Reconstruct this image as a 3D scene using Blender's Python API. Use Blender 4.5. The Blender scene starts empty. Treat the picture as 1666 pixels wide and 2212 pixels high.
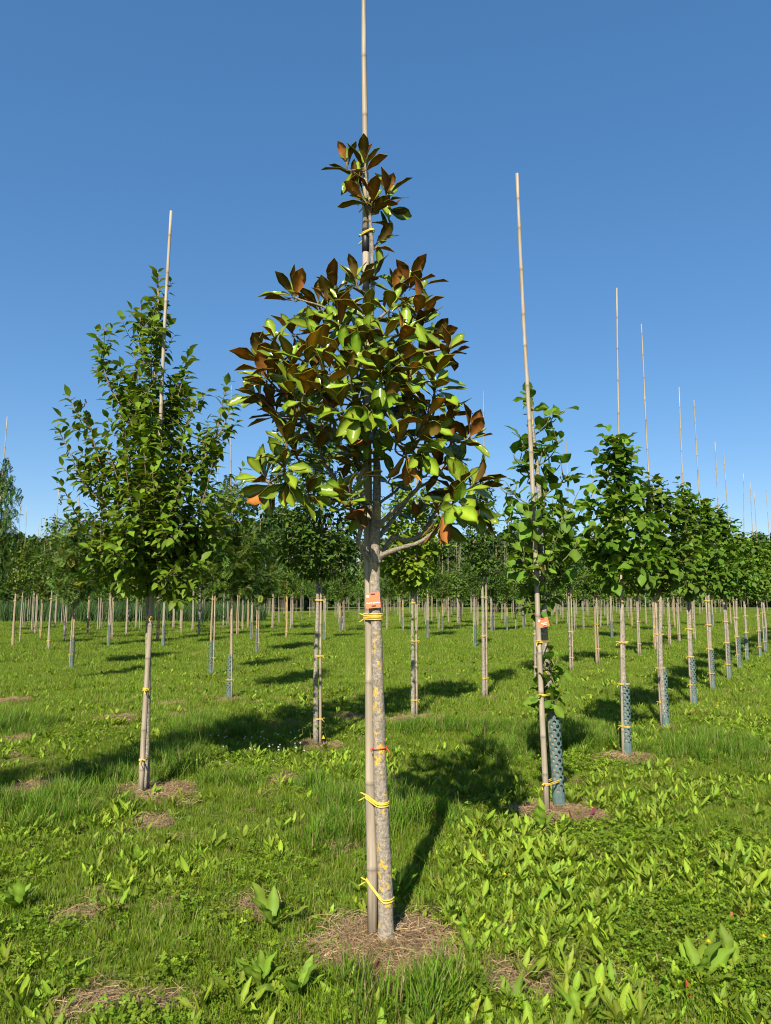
import bpy, math, random
import numpy as np
from mathutils import Vector, Matrix

# ------------------------------------------------------------------ camera, sky, sun
scene = bpy.context.scene
COL = scene.collection
CAM_H, PITCH, F_PX, CX, CY = 1.6, math.radians(6.7), 1567.0, 833.0, 1106.0
cam_d = bpy.data.cameras.new("camera")
cam = bpy.data.objects.new("camera", cam_d); COL.objects.link(cam)
cam.location = (0, 0, CAM_H); cam.rotation_euler = (math.pi / 2 + PITCH, 0, 0)
cam_d.sensor_fit = 'VERTICAL'; cam_d.sensor_height = 24; cam_d.lens = 24 * F_PX / 2212
cam_d.clip_start = 0.05; cam_d.clip_end = 3000
scene.camera = cam

SUN_EL, SUN_AZ = math.radians(39), math.radians(194)      # behind the camera, a little to the left
w = bpy.data.worlds.new("World"); scene.world = w; w.use_nodes = True
nt = w.node_tree; nt.nodes.clear()
sky = nt.nodes.new('ShaderNodeTexSky'); sky.sky_type = 'NISHITA'; sky.sun_disc = False
sky.sun_elevation = SUN_EL; sky.sun_rotation = SUN_AZ
sky.air_density = 0.8; sky.dust_density = 0.5; sky.ozone_density = 4.0; sky.altitude = 0
bg = nt.nodes.new('ShaderNodeBackground'); bg.inputs[1].default_value = 0.142
out = nt.nodes.new('ShaderNodeOutputWorld')
gm = nt.nodes.new('ShaderNodeGamma'); gm.inputs[1].default_value = 0.6
hs = nt.nodes.new('ShaderNodeHueSaturation'); hs.inputs['Saturation'].default_value = 1.52; hs.inputs['Hue'].default_value = 0.503
nt.links.new(sky.outputs[0], gm.inputs[0]); nt.links.new(gm.outputs[0], hs.inputs['Color']); nt.links.new(hs.outputs[0], bg.inputs[0]); nt.links.new(bg.outputs[0], out.inputs[0])
sd = bpy.data.lights.new("sun", 'SUN'); sd.energy = 4.9; sd.angle = math.radians(0.53); sd.color = (1.0, 0.92, 0.75)
so = bpy.data.objects.new("sun", sd); COL.objects.link(so)
sdir = Vector((math.sin(SUN_AZ) * math.cos(SUN_EL), math.cos(SUN_AZ) * math.cos(SUN_EL), math.sin(SUN_EL)))
so.rotation_euler = sdir.to_track_quat('Z', 'Y').to_euler(); so.location = (-3, -8, 12)
vs = scene.view_settings
vs.view_transform = 'Standard'; vs.look = 'None'; vs.exposure = 1.06; vs.gamma = 1.0; vs.use_curve_mapping = False
scene.render.engine = 'CYCLES'
scene.cycles.use_denoising = True; scene.cycles.filter_width = 1.1
scene.cycles.max_bounces = 6; scene.cycles.transmission_bounces = 4; scene.cycles.diffuse_bounces = 3
scene.cycles.glossy_bounces = 2; scene.cycles.transparent_max_bounces = 4

# ------------------------------------------------------------------ helpers
RNG = np.random.default_rng(11)
def at(px, py, Y):
    """a point seen at (px, py) of the 1666 x 2212 photograph, at the distance Y in front of the camera"""
    u, v = (px - CX) / F_PX, (CY - py) / F_PX
    fy = math.cos(PITCH) - v * math.sin(PITCH); fz = math.sin(PITCH) + v * math.cos(PITCH)
    s = Y / fy
    return np.array((u * s, Y, CAM_H + fz * s))
def on_ground(px, py):
    v = (CY - py) / F_PX
    fy = math.cos(PITCH) - v * math.sin(PITCH); fz = math.sin(PITCH) + v * math.cos(PITCH)
    s = -CAM_H / fz
    return np.array(((px - CX) / F_PX * s, fy * s, 0.0))
def nrm(a):
    a = np.asarray(a, float)
    return a / np.maximum(np.linalg.norm(a, axis=-1, keepdims=True), 1e-9)
def _h(ix, iy, seed):
    n = (ix.astype(np.int64) * 374761393 + iy.astype(np.int64) * 668265263 + seed * 1442695041) & 0x7fffffff
    n = ((n ^ (n >> 13)) * 1274126177) & 0x7fffffff
    return ((n ^ (n >> 16)) & 0xffff) / 65535.0
def noise2(x, y, seed=0):
    x = np.asarray(x, float); y = np.asarray(y, float)
    ix, iy = np.floor(x), np.floor(y); fx, fy = x - ix, y - iy
    fx = fx * fx * (3 - 2 * fx); fy = fy * fy * (3 - 2 * fy)
    a = _h(ix, iy, seed); b = _h(ix + 1, iy, seed); c = _h(ix, iy + 1, seed); d = _h(ix + 1, iy + 1, seed)
    return (a * (1 - fx) + b * fx) * (1 - fy) + (c * (1 - fx) + d * fx) * fy
def fbm(x, y, seed=0): return (noise2(x, y, seed) + .5 * noise2(x * 2.1, y * 2.1, seed + 1) + .25 * noise2(x * 4.3, y * 4.3, seed + 2)) / 1.75
def sstep(a, b, x): t = np.clip((x - a) / (b - a), 0, 1); return t * t * (3 - 2 * t)
def gh(x, y):                                             # height of the ground
    x = np.asarray(x, float); y = np.asarray(y, float)
    r = np.hypot(x, y)
    return (0.07 * (fbm(x * .45, y * .45, 5) - .5) + 0.03 * (fbm(x * 2.2, y * 2.2, 8) - .5)) * np.clip(1.2 - r / 60, 0.0, 1)

class MB:
    """collects vertices, faces, colours and material slots; build() links them as one mesh object"""
    def __init__(s): s.V = []; s.F = []; s.M = []; s.C = []; s.n = 0
    def add(s, V, F, mat=0, col=(1, 1, 1)):
        V = np.asarray(V, float).reshape(-1, 3)
        for f in (F if isinstance(F, list) else [F]):
            f = np.asarray(f, np.int64)
            if len(f): s.F.append(f + s.n); s.M.append(np.full(len(f), mat))
        s.V.append(V); c = np.asarray(col, float)
        s.C.append(np.broadcast_to(c, (len(V), 3)) if c.ndim < 2 else c); s.n += len(V); return s
    def mesh(s, name, mats, smooth=True):
        V = np.concatenate(s.V).astype(np.float32); C = np.concatenate(s.C)
        me = bpy.data.meshes.new(name); me.vertices.add(len(V)); me.vertices.foreach_set('co', V.ravel())
        tot = np.concatenate([np.full(len(f), f.shape[1]) for f in s.F]); loops = np.concatenate([f.ravel() for f in s.F])
        me.loops.add(len(loops)); me.loops.foreach_set('vertex_index', loops.astype(np.int32))
        me.polygons.add(len(tot)); me.polygons.foreach_set('loop_start', (np.cumsum(tot) - tot).astype(np.int32))
        me.polygons.foreach_set('material_index', np.concatenate(s.M).astype(np.int32))
        me.polygons.foreach_set('use_smooth', np.full(len(tot), smooth))
        ca = me.color_attributes.new('Col', 'FLOAT_COLOR', 'POINT')
        ca.data.foreach_set('color', np.concatenate([C, np.ones((len(C), 1))], 1).astype(np.float32).ravel())
        for m in (mats if isinstance(mats, (list, tuple)) else [mats]): me.materials.append(m)
        me.update(calc_edges=True); return me
    def build(s, name, mats, parent=None, smooth=True): return link(name, s.mesh(name, mats, smooth), parent)
def link(name, me, parent=None, loc=None):
    o = bpy.data.objects.new(name, me); COL.objects.link(o)
    if parent is not None: o.parent = parent
    if loc is not None: o.location = loc
    return o
def thing(name, label, cat, loc=(0, 0, 0), rz=0.0, group=None):
    o = bpy.data.objects.new(name, None); COL.objects.link(o); o.empty_display_size = .1
    o.location = loc; o.rotation_euler = (0, 0, rz); return tag(o, label, cat, group)
def tag(o, label, cat, group=None, kind=None):
    o['label'] = label
    if cat: o['category'] = cat
    if group: o['group'] = group
    if kind: o['kind'] = kind
    return o

def resample(P, n):
    """smooth curve through the points P (Catmull-Rom), n points"""
    P = np.asarray(P, float)
    if len(P) < 3:
        t = np.linspace(0, 1, n)[:, None]; return P[0] * (1 - t) + P[-1] * t
    Q = np.vstack([2 * P[0] - P[1], P, 2 * P[-1] - P[-2]]); m = len(P) - 1
    t = np.linspace(0, m - 1e-6, n); i = t.astype(int); f = (t - i)[:, None]
    a, b, c, d = Q[i], Q[i + 1], Q[i + 2], Q[i + 3]
    return .5 * (2 * b + (c - a) * f + (2 * a - 5 * b + 4 * c - d) * f ** 2 + (3 * b - a - 3 * c + d) * f ** 3)
def tube(P, R, n=8, cap=True):
    P = np.asarray(P, float); m = len(P); R = np.broadcast_to(np.asarray(R, float), (m,))
    T = nrm(np.gradient(P, axis=0)); ref = np.array((1., 0, 0)) if abs(T[0][0]) < .8 else np.array((0, 1., 0))
    A = np.zeros((m, 3)); v = ref
    for i in range(m):
        v = v - T[i] * np.dot(v, T[i]); v = v / max(np.linalg.norm(v), 1e-9); A[i] = v
    B = np.cross(T, A); th = np.linspace(0, 2 * np.pi, n, endpoint=False)
    V = P[:, None] + R[:, None, None] * (np.cos(th)[None, :, None] * A[:, None] + np.sin(th)[None, :, None] * B[:, None])
    V = V.reshape(-1, 3); i = np.arange(m - 1)[:, None] * n; j = np.arange(n)[None]; k = (j + 1) % n
    F = np.stack([i + j, i + k, i + n + k, i + n + j], -1).reshape(-1, 4); Fs = [F]
    if cap: Fs += [np.arange(n)[::-1][None], (np.arange(n) + (m - 1) * n)[None]]
    return V, Fs
def ring(P, R, n=5):
    """closed tube"""
    P = np.asarray(P, float); m = len(P); T = nrm(np.roll(P, -1, 0) - np.roll(P, 1, 0))
    up = np.array((0, 0, 1.)); A = nrm(np.cross(T, up)); B = np.cross(A, T)
    th = np.linspace(0, 2 * np.pi, n, endpoint=False)
    V = (P[:, None] + R * (np.cos(th)[None, :, None] * A[:, None] + np.sin(th)[None, :, None] * B[:, None])).reshape(-1, 3)
    i = np.arange(m)[:, None] * n; i2 = ((np.arange(m) + 1) % m)[:, None] * n; j = np.arange(n)[None]; k = (j + 1) % n
    return V, [np.stack([i + j, i2 + j, i2 + k, i + k], -1).reshape(-1, 4)]
def place(T, F, O, D, N, S, W=None):
    """copies of the template T (x along, y across, z up) at O with direction D, upper side N, size S"""
    m = len(O); D = nrm(D); Sd = nrm(np.cross(N, D)); Nn = np.cross(D, Sd); S = np.broadcast_to(S, (m,))[:, None, None]
    W = S if W is None else S * np.broadcast_to(W, (m,))[:, None, None]
    V = O[:, None] + S * T[None, :, 0:1] * D[:, None] + W * T[None, :, 1:2] * Sd[:, None] + S * T[None, :, 2:3] * Nn[:, None]
    off = (np.arange(m) * len(T))[:, None, None]
    return V.reshape(-1, 3), [(f[None] + off).reshape(-1, f.shape[1]) for f in F]

# ------------------------------------------------------------------ materials
def mat(name):
    m = bpy.data.materials.new(name); m.use_nodes = True; n = m.node_tree; n.nodes.clear()
    o = n.nodes.new('ShaderNodeOutputMaterial'); p = n.nodes.new('ShaderNodeBsdfPrincipled')
    n.links.new(p.outputs[0], o.inputs[0]); return m, n, p, o
def node(n, t, **k):
    x = n.nodes.new(t)
    for a, b in k.items(): setattr(x, a, b)
    return x
def ramp(n, src, stops):
    r = n.nodes.new('ShaderNodeValToRGB'); e = r.color_ramp.elements
    while len(e) < len(stops): e.new(.5)
    for i, (p, c) in enumerate(stops): e[i].position = p; e[i].color = (*c, 1)
    n.links.new(src, r.inputs[0]); return r.outputs[0]
def noisetex(n, scale, detail=4, vec=None, rough=.55):
    t = n.nodes.new('ShaderNodeTexNoise'); t.inputs['Scale'].default_value = scale; t.inputs['Detail'].default_value = detail
    t.inputs['Roughness'].default_value = rough
    if vec is not None: n.links.new(vec, t.inputs['Vector'])
    return t.outputs[0]
def mixc(n, a, b, f, mode='MIX'):
    x = n.nodes.new('ShaderNodeMix'); x.data_type = 'RGBA'; x.blend_type = mode
    for s, v in ((x.inputs[0], f), (x.inputs[6], a), (x.inputs[7], b)):
        if isinstance(v, (int, float)): s.default_value = v
        elif isinstance(v, tuple): s.default_value = (*v, 1)
        else: n.links.new(v, s)
    return x.outputs[2]
def objvec(n, scale=(1, 1, 1), what='Object'):
    tc = n.nodes.new('ShaderNodeTexCoord'); mp = n.nodes.new('ShaderNodeMapping'); mp.inputs['Scale'].default_value = scale
    n.links.new(tc.outputs[what], mp.inputs[0]); return mp.outputs[0]
def bump(n, p, h, dist, strength=.6):
    b = n.nodes.new('ShaderNodeBump'); b.inputs['Distance'].default_value = dist; b.inputs['Strength'].default_value = strength
    n.links.new(h, b.inputs['Height']); n.links.new(b.outputs[0], p.inputs['Normal'])
def leafmat(name, rough=.45, spec=.4, transl=.3, ttint=(1.25, 1.15, .5), var=.22, coat=0.0):
    """leaf: colour from the mesh, small differences from plant to plant, light shining through"""
    m, n, p, o = mat(name); a = node(n, 'ShaderNodeAttribute', attribute_name='Col'); oi = node(n, 'ShaderNodeObjectInfo')
    hs = node(n, 'ShaderNodeHueSaturation')
    for k, lo, hi in (('Value', 1 - var, 1 + var), ('Hue', .5 - var * .06, .5 + var * .05)):
        mr = node(n, 'ShaderNodeMapRange'); mr.inputs[3].default_value = lo; mr.inputs[4].default_value = hi
        wn = node(n, 'ShaderNodeMath', operation='FRACT'); mu = node(n, 'ShaderNodeMath', operation='MULTIPLY'); mu.inputs[1].default_value = 7.31 if k == 'Hue' else 1.0
        n.links.new(oi.outputs['Random'], mu.inputs[0]); n.links.new(mu.outputs[0], wn.inputs[0]); n.links.new(wn.outputs[0], mr.inputs[0]); n.links.new(mr.outputs[0], hs.inputs[k])
    n.links.new(a.outputs['Color'], hs.inputs['Color']); c = hs.outputs[0]
    n.links.new(c, p.inputs['Base Color']); p.inputs['Roughness'].default_value = rough; p.inputs['Specular IOR Level'].default_value = spec
    p.inputs['Coat Weight'].default_value = coat; p.inputs['Coat Roughness'].default_value = .15
    if transl > 0:
        t = node(n, 'ShaderNodeBsdfTranslucent'); n.links.new(mixc(n, c, ttint, 1.0, 'MULTIPLY'), t.inputs[0])
        mx = node(n, 'ShaderNodeMixShader'); mx.inputs[0].default_value = transl
        n.links.new(p.outputs[0], mx.inputs[1]); n.links.new(t.outputs[0], mx.inputs[2]); n.links.new(mx.outputs[0], o.inputs[0])
    return m
M = {}
M['veg'] = leafmat('ground_vegetation', .55, .18, .38)
M['leaf'] = leafmat('tree_leaf', .52, .2, .34)
M['magtop'] = leafmat('magnolia_leaf_upper_side', .18, .55, .2, (1.5, 1.3, .4), .25)
M['magdown'] = leafmat('magnolia_leaf_felted_underside', .7, .15, .15, (1.1, .9, .3), .35)
def bark(name, base, dark, pale, lichen=.0, scale=1.0, spot=15):
    m, n, p, o = mat(name); v = objvec(n)
    n1 = noisetex(n, 60 * scale, 5, v, .7); n2 = noisetex(n, 170 * scale, 3, v)
    c = ramp(n, n1, [(.32, dark), (.5, base), (.68, pale)])
    c = mixc(n, c, (.62, .58, .5), ramp(n, n2, [(.66, (0, 0, 0)), (.72, (1, 1, 1))]))
    if lichen > 0:
        n3 = noisetex(n, spot * scale, 4, objvec(n, (1.0, 1.0, .75)), .65)
        nm = node(n, 'ShaderNodeTexCoord'); sp = node(n, 'ShaderNodeSeparateXYZ'); n.links.new(nm.outputs['Normal'], sp.inputs[0])
        f = node(n, 'ShaderNodeMath', operation='MULTIPLY_ADD'); f.inputs[1].default_value = -.09; n.links.new(sp.outputs[1], f.inputs[0]); n.links.new(n3, f.inputs[2])
        fine = node(n, 'ShaderNodeMath', operation='MULTIPLY_ADD'); fine.inputs[1].default_value = .34; n.links.new(n1, fine.inputs[0]); n.links.new(f.outputs[0], fine.inputs[2])
        k = .905 - lichen * .14
        c = mixc(n, c, ramp(n, n2, [(.3, (.34, .21, .03)), (.6, (.58, .38, .05))]), ramp(n, fine.outputs[0], [(k, (0, 0, 0)), (k + .07, (.9, .9, .9))]))
    n.links.new(c, p.inputs['Base Color']); p.inputs['Roughness'].default_value = .85; p.inputs['Specular IOR Level'].default_value = .2
    bump(n, p, n1, .010, .9); return m
M['magbark'] = bark('magnolia_bark', (.235, .20, .16), (.12, .10, .08), (.34, .30, .245), .76, spot=24)
M['limb'] = bark('magnolia_limb_bark', (.20, .17, .135), (.10, .085, .065), (.30, .26, .21), .25)
M['bark'] = bark('young_tree_bark', (.22, .19, .15), (.11, .09, .07), (.36, .33, .28), .3)
M['lichenbark'] = bark('lichen_covered_bark', (.24, .18, .11), (.13, .10, .065), (.36, .27, .16), 1.2)
M['twig'] = bark('twig_bark', (.16, .11, .07), (.09, .06, .04), (.24, .18, .12), 0)
M['shoot'] = bark('green_shoot', (.12, .13, .04), (.08, .09, .03), (.2, .17, .07), 0)
def plain(name, c, rough=.5, spec=.4, nscale=40, amt=.25, stretch=(1, 1, 1), bmp=0):
    m, n, p, o = mat(name); t = noisetex(n, nscale, 4, objvec(n, stretch))
    a = tuple(x * (1 - amt) for x in c); b = tuple(min(1, x * (1 + amt)) for x in c)
    n.links.new(ramp(n, t, [(.3, a), (.7, b)]), p.inputs['Base Color']); p.inputs['Roughness'].default_value = rough; p.inputs['Specular IOR Level'].default_value = spec
    if bmp: bump(n, p, t, bmp)
    return m
def bamboo(name, c, dark):
    m, n, p, o = mat(name); t = noisetex(n, 55, 5, objvec(n, (1, 1, .06)), .65); t2 = noisetex(n, 7, 3, objvec(n, (1, 1, .5)))
    cc = mixc(n, ramp(n, t, [(.3, dark), (.62, c)]), tuple(x * .72 for x in c), ramp(n, t2, [(.45, (0, 0, 0)), (.7, (1, 1, 1))]))
    a = node(n, 'ShaderNodeAttribute', attribute_name='Col'); cc = mixc(n, cc, a.outputs['Color'], 1.0, 'MULTIPLY')
    n.links.new(cc, p.inputs['Base Color']); p.inputs['Roughness'].default_value = .6; p.inputs['Specular IOR Level'].default_value = .35; bump(n, p, t, .002); return m
M['bamboo'] = bamboo('weathered_bamboo', (.345, .285, .215), (.175, .142, .11))
M['tie'] = plain('yellow_plastic_tie', (.58, .40, .05), .5, .5, 120, .15)
M['guard'] = plain('green_plastic_guard', (.085, .135, .135), .38, .45, 15, .2)
M['tape'] = plain('black_tape', (.012, .012, .014), .45, .4)
M['tag'] = plain('orange_tag_plate', (.66, .17, .08), .5, .3, 20, .06)
M['tagdark'] = plain('dark_slot', (.10, .02, .012), .6)
M['white'] = plain('white_print', (.82, .80, .76), .6, .2, 60, .08)
M['twine'] = plain('red_twine', (.45, .06, .03), .7)
M['wire'] = plain('dark_wire', (.05, .025, .02), .5)
M['straw'] = leafmat('dry_straw', .7, .2, .15, (1.2, 1.1, .8), .25)
M['petal'] = leafmat('flower_petal', .6, .2, .2, (1.1, 1.1, 1.0), .05)
def soilmat():
    m, n, p, o = mat('soil'); v = objvec(n); a = noisetex(n, 9, 6, v, .65); b = noisetex(n, 70, 4, v, .6)
    c = ramp(n, a, [(.3, (.085, .055, .038)), (.55, (.15, .10, .068)), (.75, (.21, .155, .10))])
    c = mixc(n, c, (.33, .25, .14), ramp(n, b, [(.56, (0, 0, 0)), (.7, (1, 1, 1))]))
    n.links.new(c, p.inputs['Base Color']); p.inputs['Roughness'].default_value = .95; p.inputs['Specular IOR Level'].default_value = .1; bump(n, p, b, .02, .9); return m
M['soil'] = soilmat()
def groundmat():
    m, n, p, o = mat('field_ground'); v = objvec(n); a = noisetex(n, 1.3, 6, v, .6); b = noisetex(n, 22, 5, v, .65); d = noisetex(n, .16, 4, v)
    g = ramp(n, b, [(.3, (.035, .055, .008)), (.5, (.08, .115, .014)), (.72, (.14, .18, .022))])
    g = mixc(n, g, (.16, .13, .06), ramp(n, a, [(.54, (0, 0, 0)), (.72, (.55, .55, .55))]))
    g = mixc(n, g, (.13, .185, .02), ramp(n, d, [(.4, (0, 0, 0)), (.65, (.5, .5, .5))]))
    n.links.new(g, p.inputs['Base Color']); p.inputs['Roughness'].default_value = .95; p.inputs['Specular IOR Level'].default_value = .1; bump(n, p, b, .05, .9); return m
M['ground'] = groundmat()
M['crane'] = plain('grey_steel', (.22, .25, .28), .6)

# ------------------------------------------------------------------ leaf shapes (length 1, x along, y across, z up)
def leaf_shape(sections, width, fold=.15, arch=.2, wave=.0, peak=.5, tip=1.0, stalk=.08, twist=0.0, phase=0.0):
    t = np.linspace(0, 1, sections); e = math.log(.5) / math.log(peak); q = t ** e
    wv = width * .5 * np.sin(np.pi * np.clip(q, 0, 1)) ** .8 * (1 + 0 * t); wv[0] = width * .05; wv[-1] = width * .02 * tip
    a = -arch * (t ** 1.6) ; X = stalk + (1 - stalk) * t; V = []
    for i in range(sections):
        z = a[i]; f = fold * wv[i]; tw = twist * t[i]
        wl = wave * math.sin(9 * t[i] + phase) * wv[i]; wr = wave * math.sin(8 * t[i] + 2 + phase) * wv[i]
        for y, dz in ((-wv[i], f + wl), (0, 0), (wv[i], f + wr)):
            V.append((X[i], y * math.cos(tw) - dz * math.sin(tw) * .5, z + dz * math.cos(tw) + y * math.sin(tw)))
    F = []
    for i in range(sections - 1):
        b = i * 3; F += [(b, b + 3, b + 4, b + 1), (b + 1, b + 4, b + 5, b + 2)]
    V = np.array(V); F = np.array(F)[:, ::-1]
    return V, [F]
def thick_leaf_mesh(name, rust=False, **k):
    V, F = leaf_shape(**k); F = F[0]; F = np.concatenate([F[:, [0, 1, 2]], F[:, [0, 2, 3]]]); n = len(V); s = n // 3
    mid = (np.arange(n) % 3 == 1)
    gt = np.where(mid[:, None], np.array((.22, .32, .03)), np.array((.138, .24, .012)))
    bt = np.where(mid[:, None], *((np.array((.42, .20, .035)), np.array((.28, .125, .020))) if rust else (np.array((.22, .15, .028)), np.array((.125, .088, .015)))))  # felt colour with light painted in: rust as sunlit, olive as shaded
    mb = MB(); mb.add(V, F, 0, gt); mb.add(V - np.array((0, 0, .012)), F[:, ::-1], 1, bt)
    e = [i * 3 for i in range(s)] + [(s - 1) * 3 + 1] + [i * 3 + 2 for i in range(s)][::-1]
    R = [(e[i], e[i + 1], e[i + 1] + n, e[i] + n) for i in range(len(e) - 1)]
    mb.F.append(np.array(R)[:, ::-1]); mb.M.append(np.full(len(R), 1))
    x = np.linspace(0, k.get('stalk', .08) + .02, 3); tv, tf = tube(np.stack([x - .04, 0 * x, 0 * x - .006], 1), [.012, .010, .009], 4); mb.add(tv, tf, 1, (.25, .22, .05))
    return mb
SMALL = leaf_shape(3, .5, .3, .25, 0, .45)
SMALL4 = leaf_shape(4, .52, .3, .3, .1, .42)
ROUND = leaf_shape(4, .82, .22, .3, .12, .45)
def compound(pairs=6, llen=.34, lw=.16):
    V = []; F = []
    for i in range(pairs):
        x = .18 + .75 * i / (pairs - 1)
        for s in (-1, 1):
            b = len(V); L = llen * (.75 + .5 * math.sin(math.pi * (i + .6) / pairs)); z = -.25 * x * x
            V += [(x, 0, z), (x + .25 * L, s * L * .5 - .0, z + .01), (x + .45 * L, s * L, z - .05), (x + .25 * L + lw, s * L * .5, z - .005)]
            F.append((b, b + 1, b + 2, b + 3) if s > 0 else (b + 3, b + 2, b + 1, b))
    b = len(V); V += [(.93, 0, -.22), (1.03, -.05, -.25), (1.2, 0, -.32), (1.03, .05, -.25)]; F.append((b, b + 1, b + 2, b + 3))
    b = len(V); V += [(0, -.006, 0), (0, .006, 0), (1, .004, -.26), (1, -.004, -.26)]; F.append((b, b + 1, b + 2, b + 3))
    return np.array(V), [np.array(F)]
PINN = compound()

# ------------------------------------------------------------------ shoots and leaves
def shoot_curve(a, b, rng, bow=.25, n=9):
    a, b = np.asarray(a, float), np.asarray(b, float); L = np.linalg.norm(b - a)
    hor = np.array((b[0] - a[0], b[1] - a[1], 0)); m = (a + b) / 2 + hor * bow * .6 - np.array((0, 0, bow * .45 * L * .5)) + rng.normal(0, .03 * L, 3)
    return resample([a, m, b], n)
def side_shoots(sh, rng, per=3, lo=.12, hi=.35, start=.25):
    res = []
    for P in sh:
        for _ in range(rng.integers(max(0, per - 1), per + 2)):
            i = int(rng.uniform(start, .92) * (len(P) - 1)); ax = nrm(P[min(i + 1, len(P) - 1)] - P[i]); r = rng.normal(0, 1, 3); r -= ax * r.dot(ax)
            d = nrm(ax * .55 + nrm(r) * .9 + np.array((0, 0, .15))); L = rng.uniform(lo, hi)
            res.append(resample([P[i], P[i] + d * L * .5, P[i] + nrm(d + np.array((0, 0, .35))) * L], 6))
    return res
def leaves_on(shoots, rng, spacing=.04, start=.15, out=.85, along=.55, droop=.25, jit=.25, per=1):
    O, D, N = [], [], []
    for P in shoots:
        seg = np.linalg.norm(np.diff(P, axis=0), axis=1); L = seg.sum(); cum = np.concatenate([[0], np.cumsum(seg)])
        k = max(2, int(L * (1 - start) / spacing)); ph = rng.uniform(0, 6.28)
        for s in np.linspace(start * L, L, k):
            i = min(np.searchsorted(cum, s, 'right') - 1, len(P) - 2); f = (s - cum[i]) / max(seg[i], 1e-6); p = P[i] * (1 - f) + P[i + 1] * f
            ax = nrm(P[i + 1] - P[i]); u = nrm(np.cross(ax, (.3, .9, .2))); v = np.cross(ax, u)
            for _ in range(per):
                ph += 2.4 + rng.normal(0, .3); r = u * math.cos(ph) + v * math.sin(ph); tipf = s / L
                d = r * out * (1 - .4 * tipf ** 4) + ax * (along + .5 * tipf ** 6) + np.array((0, 0, -droop)) + rng.normal(0, jit * .6, 3)
                O.append(p); D.append(nrm(d)); N.append(nrm(np.array((0, 0, .9)) + ax * .5 - r * .1 + rng.normal(0, jit, 3)))
    return np.array(O), np.array(D), np.array(N)
def leafcols(m, base, rng, var=.18, young=None, yfrac=0.0):
    b = np.array(base)[None] * (1 + rng.normal(0, var, (m, 1))); b = b * (1 + rng.normal(0, .06, (m, 3)))
    if young is not None:
        k = rng.random(m) < yfrac; b[k] = np.array(young) * (1 + rng.normal(0, .12, (k.sum(), 1)))
    return np.clip(b, .004, .9)
def crown_mesh(name, shoots, rng, shape, size, base, wood=None, young=None, yfrac=.1, **kw):
    O, D, N = leaves_on(shoots, rng, **kw); S = size * rng.uniform(.65, 1.2, len(O)); T, F = shape
    V, Fs = place(T, F, O, D, N, S); c = np.repeat(leafcols(len(O), base, rng, young=young, yfrac=yfrac), len(T), 0)
    mb = MB(); mb.add(V, Fs, 0, c); return mb

# ------------------------------------------------------------------ ground
def axis_lines(lo, hi, near, n):
    t = np.linspace(-1, 1, n); s = np.sinh(t * 5.2) / math.sinh(5.2)
    return np.where(s < 0, -s * lo, s * hi) + near
gx = axis_lines(-900, 900, 0, 181); gy = axis_lines(-300, 1500, 6, 181)
X, Y = np.meshgrid(gx, gy); Z = gh(X, Y); nn = len(gx); i, j = np.meshgrid(np.arange(nn - 1), np.arange(len(gy) - 1))
b0 = (j * nn + i).ravel(); Fq = np.stack([b0, b0 + 1, b0 + nn + 1, b0 + nn], 1)
g = MB().add(np.stack([X.ravel(), Y.ravel(), Z.ravel()], 1), Fq).build('ground', M['ground']); g['kind'] = 'structure'; g['label'] = 'grassy nursery field reaching to the far trees'

# bare soil and cut straw: (x, y, radius)
PATCH = []
for px, py, r in ((840, 2052, .44), (790, 2085, .30), (312, 1722, .42), (85, 1712, .36), (220, 1725, .30), (390, 1712, .2), (1195, 1762, .40), (1260, 1770, .22), (1355, 1645, .38),
                  (893, 1556, .42), (683, 1612, .3), (390, 1637, .16), (612, 1690, .22), (205, 2175, .17), (330, 2180, .14), (495, 1513, .3), (255, 1556, .28),
                  (395, 1548, .3), (375, 1522, .25), (40, 1600, .25), (20, 1517, .35), (1440, 1580, .25), (1048, 1510, .28), (760, 1548, .25), (535, 1970, .16), (1120, 2130, .2), (180, 1985, .14),
                  (320, 1785, .22), (745, 1840, .16)):
    p = on_ground(px, py); PATCH.append((p[0], p[1], r))
PA = np.array(PATCH)
def patch_amount(x, y, grow=1.0):
    a = np.zeros(len(x))
    for px, py, r in PATCH:
        d = np.hypot(x - px, (y - py)) / (r * grow); d = d + 1.1 * (fbm(x * 5, y * 5, 21) - .5)
        a = np.maximum(a, (1 - sstep(.5, 1.0, d)) * (1.0 if r > .33 else .82))
    return a
for k, (px, py, r) in enumerate(PATCH):
    nr, na = 6, 26; V = [(px, py, float(gh(px, py)) + .028)]; F3 = []; Fq = []
    for q in range(1, nr + 1):
        for a in range(na):
            th = 2 * math.pi * a / na; rr = r * .86 * q / nr * (1 + .7 * (noise2(px * 3 + math.cos(th) * 1.7 + 9, py * 3 + math.sin(th) * 1.7, k) - .5))
            x, y = px + rr * math.cos(th), py + rr * math.sin(th); h = (1 - (q / nr) ** 2)
            V.append((x, y, float(gh(x, y)) + .006 + .022 * h + .012 * h * (float(fbm(x * 14, y * 14, 3)) - .5)))
    for a in range(na): F3.append((0, 1 + a, 1 + (a + 1) % na))
    for q in range(nr - 1):
        for a in range(na):
            b = 1 + q * na; Fq.append((b + a, b + na + a, b + na + (a + 1) % na, b + (a + 1) % na))
    o = MB().add(V, [np.array(F3), np.array(Fq)]).build('soil_patch', M['soil']); o['kind'] = 'structure'

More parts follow.
